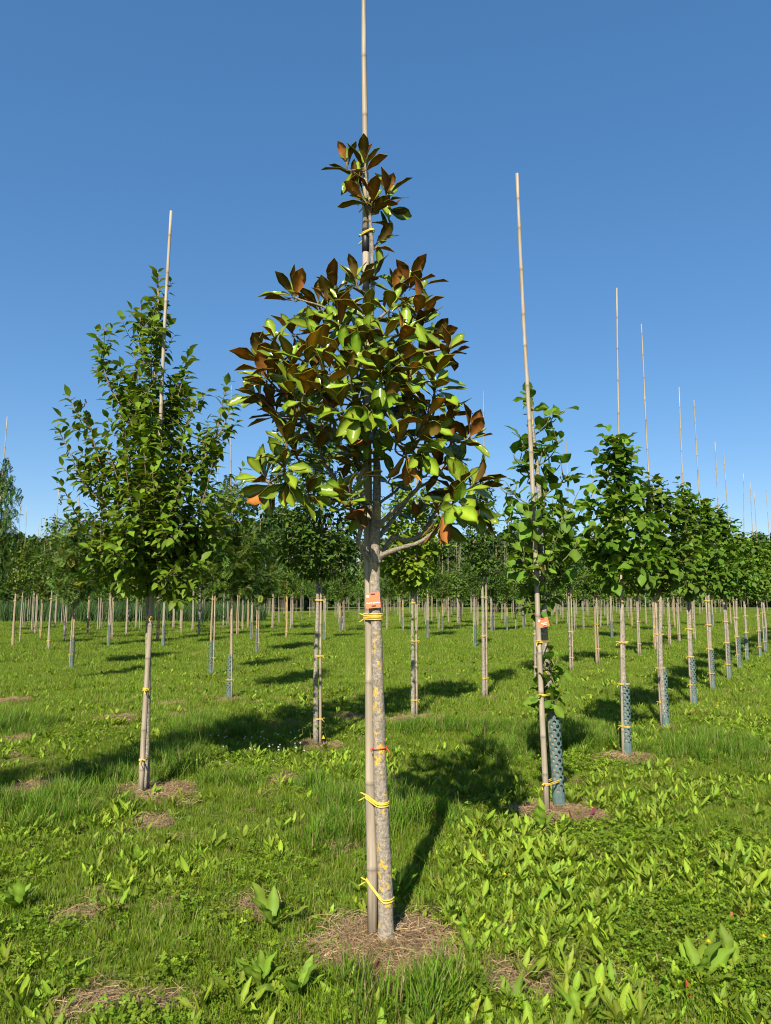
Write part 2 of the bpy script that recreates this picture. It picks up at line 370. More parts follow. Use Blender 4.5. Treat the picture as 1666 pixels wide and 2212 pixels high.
# ------------------------------------------------------------------ scattered ground vegetation
def scatter(name, protos, P, rot, scl, idx, label, category=None):
    c = bpy.data.collections.new(name + '_pieces')
    for k, me in enumerate(protos):
        c.objects.link(bpy.data.objects.new('%s_piece_%02d' % (name, k), me))
    me = bpy.data.meshes.new(name); me.vertices.add(len(P)); me.vertices.foreach_set('co', np.asarray(P, np.float32).ravel())
    a = me.attributes.new('rot', 'FLOAT_VECTOR', 'POINT'); a.data.foreach_set('vector', np.asarray(rot, np.float32).ravel())
    a = me.attributes.new('scl', 'FLOAT_VECTOR', 'POINT'); a.data.foreach_set('vector', np.asarray(scl, np.float32).ravel())
    a = me.attributes.new('idx', 'INT', 'POINT'); a.data.foreach_set('value', np.asarray(idx, np.int32))
    o = link(name, me); gn = bpy.data.node_groups.new(name + '_nodes', 'GeometryNodeTree')
    gn.interface.new_socket('Geometry', in_out='INPUT', socket_type='NodeSocketGeometry'); gn.interface.new_socket('Geometry', in_out='OUTPUT', socket_type='NodeSocketGeometry')
    gi = gn.nodes.new('NodeGroupInput'); go = gn.nodes.new('NodeGroupOutput'); ip = gn.nodes.new('GeometryNodeInstanceOnPoints'); ci = gn.nodes.new('GeometryNodeCollectionInfo')
    ci.inputs['Collection'].default_value = c; ci.inputs['Separate Children'].default_value = True; ci.inputs['Reset Children'].default_value = True
    def attr(nm, ty):
        x = gn.nodes.new('GeometryNodeInputNamedAttribute'); x.data_type = ty; x.inputs[0].default_value = nm; return x.outputs[0]
    L = gn.links.new; L(gi.outputs[0], ip.inputs['Points']); L(ci.outputs[0], ip.inputs['Instance']); ip.inputs['Pick Instance'].default_value = True
    L(attr('idx', 'INT'), ip.inputs['Instance Index']); L(attr('rot', 'FLOAT_VECTOR'), ip.inputs['Rotation']); L(attr('scl', 'FLOAT_VECTOR'), ip.inputs['Scale']); L(ip.outputs[0], go.inputs[0])
    md = o.modifiers.new('scatter', 'NODES'); md.node_group = gn
    o['kind'] = 'stuff'; o['label'] = label
    if category: o['category'] = category
    return o

def blades(rng, n, spread, hlo, hhi, width, lean=.5, base=(.132, .212, .015), dry=.1, curl=.6, segs=3):
    mb = MB(); Vs = []; Cs = []; Fs = []; k = 0
    for _ in range(n):
        a = rng.uniform(0, 6.28); r = spread * math.sqrt(rng.random()); o = np.array((r * math.cos(a), r * math.sin(a), -.01)); h = rng.uniform(hlo, hhi)
        d = rng.uniform(0, 6.28); dv = np.array((math.cos(d), math.sin(d), 0)); sv = np.array((-math.sin(d), math.cos(d), 0)); le = abs(rng.normal(0, lean)) + .05; wv = width * rng.uniform(.6, 1.3)
        sv = nrm(sv * math.cos(.6) + dv * rng.normal(0, .5))
        isdry = rng.random() < dry; c = np.array((.30, .25, .11)) * rng.uniform(.7, 1.2) if isdry else np.array(base) * rng.uniform(.7, 1.3) * (1 + rng.normal(0, .07, 3))
        for q in range(segs + 1):
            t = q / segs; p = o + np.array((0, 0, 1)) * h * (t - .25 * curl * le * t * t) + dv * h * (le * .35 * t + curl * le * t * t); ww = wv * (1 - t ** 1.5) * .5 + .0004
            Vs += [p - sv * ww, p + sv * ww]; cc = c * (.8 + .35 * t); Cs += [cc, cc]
            if q: Fs.append((k - 2, k - 1, k + 1, k))
            k += 2
    return mb.add(np.array(Vs), [np.array(Fs)], 0, np.clip(np.array(Cs), 0, 1))
def weed_leaf(width, arch, peak, tooth, phase, n=9):
    V, F = leaf_shape(n, width, .3, arch, .3, peak, tip=3.0, stalk=.06, phase=phase); k = np.arange(n)
    f = 1 + tooth * np.where(k % 2, 1, -1) * (k > 0); V[0::3, 1] *= f; V[2::3, 1] *= np.roll(f, 1); V[:, 2] += np.repeat(.018 * np.sin(k * 1.9 + phase), 3); return V, F
WEED = [weed_leaf(.22, .2, .62, .12, 0), weed_leaf(.27, .4, .66, .05, 1.7), weed_leaf(.19, .12, .58, .22, 3.1), weed_leaf(.30, .3, .6, .0, 4.4)]
def rosette(rng, n, llo, lhi, base=(.145, .225, .012), up=(.65, 1.5), red=0):
    mb = MB()
    for q in range(n):
        a = 2.4 * q + rng.normal(0, .3); el = rng.uniform(*up); d = np.array((math.cos(a) * math.cos(el), math.sin(a) * math.cos(el), math.sin(el))); L = rng.uniform(llo, lhi)
        T, F = WEED[rng.integers(4)]; n0 = np.array((-d[0] * 1.2, -d[1] * 1.2, .8)) + rng.normal(0, .3, 3)
        V, Fs = place(T, F, np.array([[rng.normal(0, .012), rng.normal(0, .012), -.005]]), d[None], n0[None], np.array([L]), np.array([rng.uniform(.75, 1.25)]))
        c = np.array(base) * rng.uniform(.65, 1.2) * (1 + rng.normal(0, .08, 3))
        if rng.random() < .02: c = np.array((.24, .20, .03)) * rng.uniform(.6, 1)
        if rng.random() < red: c = np.array((.16, .035, .035))
        cc = np.where((np.arange(len(T)) % 3 == 1)[:, None], c * 1.35 + .02, c); mb.add(V, Fs, 0, np.clip(cc, 0, 1))
    return mb
def lowcover(rng, n, spread, base=(.13, .21, .013), ls=(.014, .03), hh=(.015, .10)):
    mb = MB(); O, D, N, S = [], [], [], []
    for _ in range(n):
        a = rng.uniform(0, 6.28); r = spread * math.sqrt(rng.random()); p = np.array((r * math.cos(a), r * math.sin(a), rng.uniform(*hh))); s = rng.uniform(*ls); a0 = rng.uniform(0, 6.28)
        tl = nrm(np.array((rng.normal(0, .8), rng.normal(0, .8), 1)))
        for q in range(3):
            aa = a0 + q * 2.09; d = np.array((math.cos(aa), math.sin(aa), 0.)); d = nrm(d - tl * d.dot(tl) + tl * .25); O.append(p); D.append(d); N.append(tl); S.append(s)
    T, F = leaf_shape(3, .75, .2, .2, 0, .6, stalk=.02); m = len(O); V, Fs = place(T, F, np.array(O), np.array(D), np.array(N), np.array(S))
    return mb.add(V, Fs, 0, np.repeat(np.repeat(leafcols(m // 3, base, rng, .22), 3, 0), len(T), 0))
def strawbits(rng, n, spread, llo, lhi, width=.0026):
    mb = MB(); Vs, Fs, Cs = [], [], []
    for k in range(n):
        a = rng.uniform(0, 6.28); r = spread * math.sqrt(rng.random()); p = np.array((r * math.cos(a), r * math.sin(a), rng.uniform(.004, .03))); d = rng.uniform(0, 6.28); L = rng.uniform(llo, lhi)
        dv = np.array((math.cos(d), math.sin(d), rng.normal(0, .16))) * L * .5; sv = np.array((-math.sin(d), math.cos(d), rng.normal(0, .5))) * width * .5; mid = p + np.array((0, 0, rng.normal(.004, .006)))
        b = len(Vs); Vs += [p - dv - sv, p - dv + sv, mid - sv, mid + sv, p + dv - sv, p + dv + sv]; Fs += [(b, b + 1, b + 3, b + 2), (b + 2, b + 3, b + 5, b + 4)]
        Cs += [np.array((.36, .255, .14)) * rng.uniform(.35, 1.25)] * 6
    return mb.add(np.array(Vs), [np.array(Fs)], 0, np.clip(np.array(Cs), 0, 1))

r = np.random.default_rng(3)
GR = []
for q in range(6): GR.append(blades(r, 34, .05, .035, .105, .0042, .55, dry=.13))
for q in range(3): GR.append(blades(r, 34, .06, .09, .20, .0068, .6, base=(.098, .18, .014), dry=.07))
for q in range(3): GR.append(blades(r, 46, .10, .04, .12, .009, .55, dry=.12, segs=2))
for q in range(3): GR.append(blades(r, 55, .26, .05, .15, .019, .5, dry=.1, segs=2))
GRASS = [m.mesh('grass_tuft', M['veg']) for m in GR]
WD = [rosette(r, 8, .07, .13), rosette(r, 7, .10, .17, up=(.7, 1.35)), rosette(r, 6, .05, .10, up=(.35, 1.1)), rosette(r, 9, .11, .19, up=(.7, 1.4)),
      rosette(r, 8, .08, .15, base=(.16, .235, .013), up=(.6, 1.45))]
WD += [lowcover(r, 30, .09), lowcover(r, 34, .11, base=(.125, .20, .012)), lowcover(r, 26, .07, ls=(.012, .022), hh=(.01, .05))]
WD += [rosette(r, 9, .14, .22, base=(.15, .21, .014), up=(.4, 1.2), red=0), lowcover(r, 40, .28, ls=(.05, .09), hh=(.03, .12))]
WEEDS = [m.mesh('broad_leaved_weed', M['veg']) for m in WD]
STR = [strawbits(r, 48, .09, .03, .10, .0015).mesh('straw', M['straw']) for q in range(4)]

MAIN = on_ground(833, 2045); UD = nrm(np.array((.536, .844))); ND = np.array((-UD[1], UD[0]))     # along the rows, across the rows
def band(y0, y1, dens, rng, half=.66):
    n = int(dens * half * (y1 * y1 - y0 * y0)); y = np.sqrt(rng.uniform(y0 * y0, y1 * y1, n)); x = rng.uniform(-half, half, n) * y + rng.normal(0, .15, n); return x, y
def weed_amount(x, y):
    s = (x - MAIN[0]) * ND[0] + (y - MAIN[1]) * ND[1]; m = np.mod(s + .9, 3.05) - .9
    row = np.exp(-(m / .75) ** 2) * .5; right = 1 - sstep(-.3, .7, s); f = fbm(x * 1.1, y * 1.1, 40)
    return np.clip(row * .5 + right * .45 + (f - .5) * 2.2 + .22 * (1 - sstep(3.2, 4.6, y)) + .16, .07, 1)
def grow(rng):
    Pg, Sg, Ig, Pw, Sw, Iw = [], [], [], [], [], []
    def put(P, S, I, x, y, sc, idx): P.append(np.stack([x, y, gh(x, y)], 1)); S.append(sc); I.append(idx)
    for y0, y1, dens, kind in ((1.4, 5.0, 520, 0), (5.0, 9.5, 340, 0), (9.5, 18, 170, 1), (18, 34, 42, 2), (34, 75, 9, 2)):
        x, y = band(y0, y1, dens, rng); pa = patch_amount(x, y); wa = weed_amount(x, y); tall = fbm(x * .9 + 7, y * .9, 60); thin = fbm(x * 1.7, y * 1.7, 77)
        keep = (rng.random(len(x)) > pa * .985) & (rng.random(len(x)) > .08 * wa) & (rng.random(len(x)) < .55 + .9 * thin); x, y, tall, thin = x[keep], y[keep], tall[keep], thin[keep]; m = len(x)
        if kind == 0: idx = np.where(rng.random(m) < sstep(.56, .7, tall) * .7, rng.integers(6, 9, m), rng.integers(0, 6, m))
        else: idx = rng.integers(9, 12, m) if kind == 1 else rng.integers(12, 15, m)
        sc = (.34 + .95 * tall * (.35 + 1.1 * fbm(x * 3.1, y * 3.1, 140))) * rng.uniform(.75, 1.3, m) * (1 if kind < 2 else .9); put(Pg, Sg, Ig, x, y, sc, idx)
    for y0, y1, dens, kind in ((1.4, 5.0, 620, 0), (5.0, 9.5, 330, 0), (9.5, 20, 42, 1), (20, 40, 5, 1)):
        x, y = band(y0, y1, dens, rng); pa = patch_amount(x, y, .95); wa = weed_amount(x, y); keep = (rng.random(len(x)) > pa * .955) & (rng.random(len(x)) < wa * 1.0); x, y = x[keep], y[keep]; m = len(x)
        lowk = fbm(x * 1.4 + 30, y * 1.4, 90) + rng.normal(0, .06, m)
        if kind == 0: idx = np.where(lowk > .575, rng.integers(5, 8, m), rng.integers(0, 5, m))
        elif kind == 1: idx = rng.choice([1, 3, 4, 8], m)
        else: idx = np.full(m, 9)
        sc = (.34 + .56 * rng.random(m) ** 1.7) * np.where(kind == 2, 1.4, 1.0); put(Pw, Sw, Iw, x, y, sc, idx)
    for nm, protos, P, S, I, lab in (('grass', GRASS, Pg, Sg, Ig, 'green meadow grass covering the nursery field'), ('weeds', WEEDS, Pw, Sw, Iw, 'bright green broad-leaved weeds growing through the grass')):
        P, S, I = np.concatenate(P), np.concatenate(S), np.concatenate(I); m = len(P); rot = np.stack([rng.normal(0, .12, m), rng.normal(0, .12, m), rng.uniform(0, 6.28, m)], 1)
        scatter(nm, protos, P, rot, np.stack([S, S, S * rng.uniform(.85, 1.15, m)], 1), I, lab)
    P = []
    for px, py, rr in PATCH:
        k = int(560 * rr * rr * 3.1); a = rng.uniform(0, 6.28, k); q = rr * 1.25 * np.sqrt(rng.random(k)); x, y = px + q * np.cos(a), py + q * np.sin(a); d = np.hypot(x - px, y - py) / rr
        kp = (d + 1.1 * (fbm(x * 5, y * 5, 21) - .5) < rng.uniform(.45, 1.0, k)) & (rng.random(k) < (1.0 if rr > .33 else .6)); P.append(np.stack([x, y, gh(x, y) + .024 * np.clip(1 - d * d, 0, 1)], 1)[kp])
    x, y = band(1.6, 12, 16, rng); kp = fbm(x * 1.7, y * 1.7, 77) < .45; P.append(np.stack([x[kp], y[kp], gh(x[kp], y[kp]) + .01], 1))
    P = np.concatenate(P); m = len(P); S = rng.uniform(.6, 1.2, m)
    scatter('straw', STR, P, np.stack([rng.normal(0, .1, m), rng.normal(0, .1, m), rng.uniform(0, 6.28, m)], 1), np.stack([S, S, S], 1), rng.integers(0, 4, m), 'dry cut straw lying on the bare soil patches')
grow(np.random.default_rng(21))

# ------------------------------------------------------------------ stakes, ties, guards
def hull_loop(c1, r1, c2, r2, z1, z2, off=.003, n=28):
    """closed path round two upright rods"""
    c1, c2 = np.array(c1[:2]), np.array(c2[:2]); th = np.linspace(0, 2 * np.pi, 48, endpoint=False)
    pts = np.vstack([np.stack([c1[0] + (r1 + off) * np.cos(th), c1[1] + (r1 + off) * np.sin(th)], 1), np.stack([c2[0] + (r2 + off) * np.cos(th), c2[1] + (r2 + off) * np.sin(th)], 1)])
    P = sorted(map(tuple, pts))
    def half(P):
        h = []
        for p in P:
            while len(h) > 1 and (h[-1][0] - h[-2][0]) * (p[1] - h[-2][1]) - (h[-1][1] - h[-2][1]) * (p[0] - h[-2][0]) <= 0: h.pop()
            h.append(p)
        return h
    H = np.array(half(P)[:-1] + half(P[::-1])[:-1]); seg = np.linalg.norm(np.roll(H, -1, 0) - H, axis=1); cum = np.concatenate([[0], np.cumsum(seg)]); s = np.linspace(0, cum[-1], n, endpoint=False)
    Hc = np.vstack([H, H[:1]]); q = np.stack([np.interp(s, cum, Hc[:, 0]), np.interp(s, cum, Hc[:, 1])], 1); ax = c2 - c1; L = max(np.linalg.norm(ax), 1e-6); f = np.clip(((q - c1) @ ax) / L / L, -.2, 1.2)
    return np.concatenate([q, (z1 + (z2 - z1) * f)[:, None]], 1)
def tie_mb(c1, r1, c2, r2, z, wraps=2, drop=.0, gap=.009, tail=.05, rad=.0042, seed=0):
    rg = np.random.default_rng(seed); mb = MB()
    for k in range(wraps):
        P = hull_loop(c1, r1, c2, r2, z - k * gap, z - k * gap - drop + rg.normal(0, .003), off=rad); mb.add(*ring(P, rad))
    d = nrm(np.array(c1[:2]) - np.array(c2[:2])); e = np.array((c1[0] + d[0] * r1, c1[1] + d[1] * r1, z - gap * wraps * .4))
    o = np.array((d[0], d[1], 0)); s = np.array((-d[1], d[0], 0))
    if tail > 0:
        for sg in (-1, 1): mb.add(*tube(resample([e, e + o * tail * .5 + s * .01 * sg + np.array((0, 0, .012 * sg)), e + o * tail * rg.uniform(.8, 1.1) + np.array((0, 0, .02 * sg - .01))], 6), rad * .9, 5))
    return mb
def pole_mb(P0, P1, r0, r1, nodes=.31, n=9, steps=5, seed=0):
    rg = np.random.default_rng(seed); L = np.linalg.norm(np.array(P1) - np.array(P0)); zs = [0.0]
    while zs[-1] < L: zs.append(zs[-1] + nodes * rg.uniform(.8, 1.2))
    zs = zs[1:-1]; T, K, C = [0.0], [1.0], [1.0]
    for z in zs:
        for dz, k, c in ((-.02, 1.0, .95), (-.006, 1.10, .7), (.0, 1.03, .5), (.006, 1.10, .75), (.02, .99, 1.0)):
            T.append(z + dz); K.append(k); C.append(c)
    T.append(L); K.append(1.0); C.append(1.0); T = np.array(T) / L; T = np.clip(T, 0, 1); P0, P1 = np.array(P0, float), np.array(P1, float)
    sway = np.stack([np.sin(T * 7 + seed) * .006 * L * .3, np.cos(T * 5 + seed) * .006 * L * .3, 0 * T], 1) * np.sin(T * np.pi)[:, None]
    P = P0 + (P1 - P0) * T[:, None] + sway; V, F = tube(P, (r0 + (r1 - r0) * T) * np.array(K), n); col = np.repeat(np.array(C)[:, None], n, 0).repeat(3, 1)
    return MB().add(V, F, 0, col)
def guard_mesh(r, h, rows, cols=6, thick=.0025, plain_low=.12):
    """perforated plastic tube: every hole is a real opening"""
    mb = MB(); ns = 12; cw = 2 * math.pi / cols; ch = (h - plain_low) / rows
    def pt(a, z, q): return (q * math.cos(a), q * math.sin(a), z)
    for side, rad in ((0, r), (1, r - thick)):
        for i in range(rows):
            for j in range(cols):
                a0 = (j + (.5 if i % 2 else 0)) * cw; z0 = plain_low + i * ch; rim = []; hol = []
                for s in range(ns):
                    th = 2 * math.pi * (s + .5) / ns; c, sn = math.cos(th), math.sin(th); m = max(abs(c), abs(sn)); rim.append(pt(a0 + cw * .5 * c / m, z0 + ch * (.5 + .5 * sn / m), rad))
                    hr = .45 * min(ch, cw * r); hol.append(pt(a0 + hr / r * c, z0 + ch * .5 + hr * sn, rad))
                F = [(s, (s + 1) % ns, ns + (s + 1) % ns, ns + s) for s in range(ns)]; F = np.array(F); mb.add(rim + hol, [F if side == 0 else F[:, ::-1]])
        zs = [0, plain_low]; th = np.linspace(0, 2 * np.pi, cols * 2 + 1)
        V = [pt(a, z, rad) for z in zs for a in th]; k = len(th); F = np.array([(q, q + 1, q + 1 + k, q + k) for q in range(k - 1)]); mb.add(V, [F if side == 0 else F[:, ::-1]])
    return mb.mesh('trunk_guard', M['guard'], False)
GUARD_NEAR = guard_mesh(.047, .72, 19); GUARD_MID = guard_mesh(.045, .7, 17, 6)

# ------------------------------------------------------------------ the large-leaved evergreen magnolia in front
def branch_tube(mb, P, r0, r1, n=8, col=(1, 1, 1), knob=0.0, seed=0):
    P = np.asarray(P); t = np.linspace(0, 1, len(P)); R = r0 + (r1 - r0) * t
    if knob: R = R * (1 + knob * (noise2(t * len(P) * .7, t * 0 + seed, seed) - .4))
    mb.add(*tube(P, R, n), col=col)
YM = float(MAIN[1])
def build_magnolia():
    rng = np.random.default_rng(5); root = thing('magnolia_tree', 'tall evergreen magnolia with glossy leaves and rusty undersides, nearest tree', 'tree', tuple(MAIN)); M0 = MAIN
    L = lambda P: np.array([np.asarray(p) - M0 for p in P])
    z2 = lambda x, y, dy=0: at(461 + x * .3906, 759.3 + y * .3906, YM + dy)
    z1 = lambda x, y, dy=0: at(461 + x * .3906, 271 + y * .3906, YM + dy)
    tp = [(834, 2055), (834, 2000), (832, 1900), (827, 1800), (821, 1650), (817, 1500), (813, 1350), (809, 1230), (811, 1150), (815, 1080)]
    tr = [.044, .037, .034, .033, .0315, .0295, .0275, .0265, .026, .021]
    P = resample([at(x, y, YM) for x, y in tp], 40); R = np.interp(np.linspace(0, 1, 40), np.linspace(0, 1, len(tr)), tr)
    P[0][2] = -.03; R[:4] *= np.array((1.45, 1.2, 1.07, 1.02)); mb = MB(); mb.add(*tube(L(P), R * (1 + .13 * (noise2(np.arange(40) * .8, np.zeros(40), 4) - .5)), 16))
    trunk_o = mb.build('trunk', M['magbark'], root)
    leader = resample([at(815, 1085, YM), z2(903, 820), z2(905, 640, .02), z2(895, 480, .03), z1(870, 1180, .03), z1(880, 950, .02), z1(878, 690, .01), z1(868, 520, 0), z1(850, 330, 0), z1(838, 190, 0)], 40)
    br = {}
    br['leader'] = (leader, .022, .004)
    B = [([(915, 1165, 0), (935, 1130, -.02), (985, 1105, -.05), (1060, 1080, -.08), (1130, 1060, -.12), (1200, 1015, -.15), (1265, 950, -.18)], .014, .007),
         ([(915, 1140, 0), (945, 1090, .03), (1000, 1030, .06), (1060, 1045, .09), (1120, 1030, .12), (1170, 990, .15), (1220, 900, .2), (1300, 800, .22), (1370, 740, .2)], .013, .005),
         ([(895, 1010, 0), (910, 965, -.02), (960, 920, -.05), (1010, 870, -.06), (1080, 810, -.08), (1140, 740, -.1), (1150, 640, -.12), (1165, 540, -.1), (1190, 420, -.1)], .014, .006),
         ([(920, 1020, .01), (1000, 920, .08), (1060, 840, .14), (1110, 770, .2), (1220, 700, .25), (1330, 560, .3), (1420, 470, .3)], .011, .005),
         ([(885, 1165, 0), (860, 1140, -.01), (815, 1080, -.03), (800, 1040, -.04), (815, 980, -.05), (790, 900, -.08), (740, 855, -.1), (690, 825, -.12), (590, 830, -.16), (440, 800, -.18), (350, 760, -.2), (285, 700, -.2)], .014, .006),
         ([(893, 900, 0), (860, 850, -.03), (820, 780, -.05), (805, 710, -.06), (840, 640, -.06), (850, 540, -.05), (848, 430, -.05), (830, 250, -.05)], .014, .007),
         ([(800, 830, .05), (780, 790, .06), (700, 740, .08), (640, 650, .1), (600, 580, .1), (575, 500, .08), (530, 430, .05), (480, 300, .0), (420, 160, -.05)], .012, .005),
         ([(895, 560, .03), (790, 510, .05), (740, 460, .06), (640, 430, .08), (530, 400, .06), (440, 300, .05), (300, 150, 0)], .012, .005),
         ([(830, 650, .05), (780, 590, .08), (760, 510, .12), (700, 430, .16), (650, 350, .2), (600, 200, .25)], .009, .005),
         ([(910, 860, .02), (930, 830, .05), (1000, 780, .15), (1040, 740, .2), (1110, 700, .3)], .009, .005)]
    for k, (pts, a, b) in enumerate(B): br['b%d' % k] = (resample([z2(*p) for p in pts], 26), a, b)
    # upper limbs climbing through the crown
    U = [([(880, 1250, .02), (760, 1150, -.12), (640, 1020, -.2), (470, 960, -.22)], .009), ([(885, 1200, .02), (1000, 1120, -.14), (1110, 1020, -.2), (1140, 900, -.15)], .009), ([(880, 1100, 0), (990, 1000, .15), (1080, 880, .2)], .008),
         ([(880, 1050, 0), (760, 960, .15), (640, 900, .15)], .008), ([(890, 1350, 0), (1020, 1290, -.2), (1200, 1250, -.22), (1300, 1230, -.2)], .009), ([(880, 1350, 0), (760, 1310, .25), (560, 1250, .3), (440, 1150, .3)], .009), ([(885, 1300, 0), (1000, 1230, .3), (1200, 1130, .35)], .009)]
    for k, (pts, a) in enumerate(U): br['u%d' % k] = (resample([z1(*p) for p in pts], 16), a, .004)
    nodes = np.concatenate([v[0] for v in br.values()])
    for k, (P, a, b) in enumerate(br.values()):
        m2 = MB(); branch_tube(m2, L(P), a, b, 9, knob=.35, seed=k); m2.build('branch', M['limb'], trunk_o)
    # whorls of leaves: (x, y, depth, direction x, direction z) in the two studies of the crown
    W1 = [(838, 210, 0, 0, 1, 6), (735, 200, -.02, -.4, 1, 3), (880, 405, -.06, .1, 1, 5), (965, 375, .03, .5, 1, 5), (825, 400, -.05, -.7, .5, 5), (870, 490, .02, .2, .1, 4), (965, 470, .05, .8, -.4, 4), (920, 640, .05, .8, .3, 3), (790, 290, .05, -.5, .6, 4),
          (440, 930, -.2, -.5, 1, 8), (585, 985, -.1, -.2, 1, 6), (665, 905, .1, -.3, 1, 6), (790, 850, -.08, -.3, 1, 6), (865, 840, .06, .1, 1, 5), (1000, 905, .12, .3, 1, 7), (1095, 870, .2, .4, 1, 6), (1130, 1010, -.2, .2, 1, 7), (1165, 1080, -.1, .7, .8, 7), (975, 1010, -.25, .1, .9, 5),
          (700, 985, -.2, -.2, .7, 6), (560, 1120, -.2, -.2, 1, 7), (265, 1300, -.1, -.6, .8, 7), (430, 1130, .25, -.4, 1, 6), (430, 1310, -.3, -.1, 1, 7), (520, 1290, -.32, .1, 1, 6), (720, 1260, -.38, .0, 1, 7), (850, 1050, -.3, 0, .7, 6), (1300, 1245, -.2, .6, 1, 7), (1210, 1170, .3, .5, 1, 6), (895, 1370, -.42, 0, 1, 7), (1080, 1360, -.38, .2, 1, 7),
          (700, 1110, -.3, -.2, .8, 6), (845, 1185, -.36, -.1, .7, 6), (950, 1170, -.36, .2, .8, 6), (1040, 1160, -.3, .3, .7, 6), (1230, 1360, -.3, .4, .9, 6), (610, 1210, -.3, -.2, .9, 6), (340, 1180, .1, -.5, .9, 6), (1000, 1290, -.4, .1, .8, 6), (800, 1290, -.42, -.1, .6, 6), (640, 1330, -.4, -.2, .6, 5), (1180, 1290, .15, .4, .8, 5)]
    W2 = [(290, 150, -.2, -.5, .8, 7), (400, 480, -.3, -.1, 1, 7), (440, 210, -.35, -.2, .6, 6), (235, 240, -.1, -.8, .2, 6), (275, 690, -.2, -.7, .6, 6), (395, 620, -.3, .1, .7, 5), (400, 730, -.3, -.1, -.5, 5), (310, 760, -.15, -.5, -.6, 5), (510, 230, -.38, .1, .3, 5), (610, 180, -.4, .2, .5, 6), (700, 290, -.42, -.2, .1, 6), (800, 340, -.46, -.1, -.3, 5), (885, 330, -.48, .1, -.3, 5), (950, 230, -.45, .5, .1, 5),
          (1070, 260, -.36, .1, 1, 6), (1190, 320, -.3, .2, .8, 5), (1230, 200, -.28, .4, 1, 7), (1310, 340, .05, .7, .8, 7), (1425, 450, -.05, .6, 1, 7), (1340, 490, .1, .6, .3, 5), (1365, 745, -.2, .1, 1, 8), (1450, 720, -.1, .8, .6, 7), (1335, 850, -.28, .1, -.3, 6), (1270, 930, -.2, .1, -.6, 5), (1450, 860, -.1, .6, -.5, 5), (1240, 470, -.2, .6, -.1, 5), (1130, 470, -.3, .3, .1, 6), (1010, 500, -.3, .0, .1, 5), (1150, 560, -.3, .3, -.4, 5), (1070, 590, -.25, .1, -.4, 5), (1210, 650, .0, .4, .1, 5),
          (755, 780, -.25, 0, 1, 6), (715, 830, -.15, -.3, .5, 4), (800, 580, -.1, -.1, .9, 4), (985, 690, .1, .3, .2, 4), (1200, 780, .25, .3, -.1, 4), (1130, 900, .25, .2, .3, 3), (830, 880, -.05, -.2, -.5, 4), (540, 790, -.2, .6, -.2, 3), (440, 300, .2, -.3, .4, 6), (545, 330, -.3, .1, .2, 5), (650, 390, -.2, .0, .2, 5), (870, 460, -.2, -.2, -.4, 4), (560, 480, .1, -.2, .4, 4), (330, 330, .05, -.5, .4, 6), (1000, 380, -.4, .1, .2, 5), (1090, 140, -.45, .1, .7, 5), (760, 130, -.48, -.1, .6, 5), (930, 90, -.5, .1, .6, 5), (360, 60, -.3, -.3, .9, 5),
          (1290, 620, .2, .5, .3, 5), (1180, 420, .25, .3, .3, 5), (800, 250, .3, 0, .5, 5), (1000, 200, .4, .1, .5, 6), (700, 150, .4, -.1, .5, 6), (1100, 330, .4, .3, .4, 6), (560, 120, .35, -.3, .5, 6), (900, 60, .45, .1, .6, 6), (1200, 80, .3, .4, .7, 6), (450, 560, .1, -.3, .2, 4)]
    whorls = [(z1(a, b, c), dx, dz, n) for a, b, c, dx, dz, n in W1] + [(z2(a, b, c), dx, dz, n) for a, b, c, dx, dz, n in W2]
    leaves = []
    for p, dx, dz, n in whorls:
        ax = nrm(np.array((dx * .75, rng.normal(-.12, .26), dz + .22))); dd = np.linalg.norm(nodes - p, axis=1) + np.maximum(0, nodes[:, 2] - p[2] + .05) * 1.5; q = nodes[np.argmin(dd)]
        Ltw = np.linalg.norm(p - q); tw = resample([q, q * .5 + p * .5 - np.array((0, 0, .12 * Ltw)) + rng.normal(0, .05 * Ltw, 3), p - ax * min(.05, Ltw * .4), p], 10)
        tm = MB(); branch_tube(tm, L(tw), .0055, .0035, 6); u = nrm(np.cross(ax, (.2, .9, .3))); v = np.cross(ax, u); ph = rng.uniform(0, 6.28)
        branch_tube(tm, L([p, p + ax * .018, p + ax * .04]), .005, .001, 5); tm.build('twig', M['twig'], root)
        n = n + 1
        for k in range(n):
            ph += 2.4 + rng.normal(0, .25); s = k / max(1, n - 1); rr = u * math.cos(ph) + v * math.sin(ph); sp = .92 - .6 * s + rng.normal(0, .15)
            d = nrm(ax * (1 - .35 * (1 - s)) + rr * sp + np.array((0, 0, .12 - .3 * (1 - s)))); n0 = nrm(ax * 1.0 - rr * .6 + rng.normal(0, .25, 3)); size = rng.uniform(.125, .175) * (1 - .25 * s * (k == n - 1))
            if rng.random() < (.9 if (abs(p[0] + .02) < .36 and p[1] < YM - .15 and p[2] < 3.1) else .75 if p[2] < 2.3 else .42 if p[2] < 3.1 else .12): d = nrm(d + np.array((0, -.15, -.75 * rng.random()))); n0 = nrm(n0 + np.array((0, -.55, .35)))
            leaves.append((p - ax * .045 * (1 - s), d, n0, size))
        # older leaves further down the twig
        for k in range(rng.integers(0, 4) if p[2] < 3.2 else rng.integers(0, 2)):
            i = rng.integers(4, 9); rr = nrm(rng.normal(0, 1, 3)); d = nrm(rr + np.array((0, -.2, -.35))); leaves.append((tw[i], d, nrm(np.array((0, -.5, 1)) + rng.normal(0, .3, 3)), rng.uniform(.12, .165)))
    for k in range(190):                                    # leaves on bare wood inside the crown
        i = rng.integers(0, len(nodes)); p = nodes[i]
        if p[2] < 2.22 or p[2] > 3.25: continue
        rr = rng.normal(0, 1, 3); leaves.append((p + nrm(rr) * .03, nrm(rr + np.array((0, 0, -.2))), nrm(np.array((0, -.4, 1)) + rng.normal(0, .3, 3)), rng.uniform(.11, .15)))
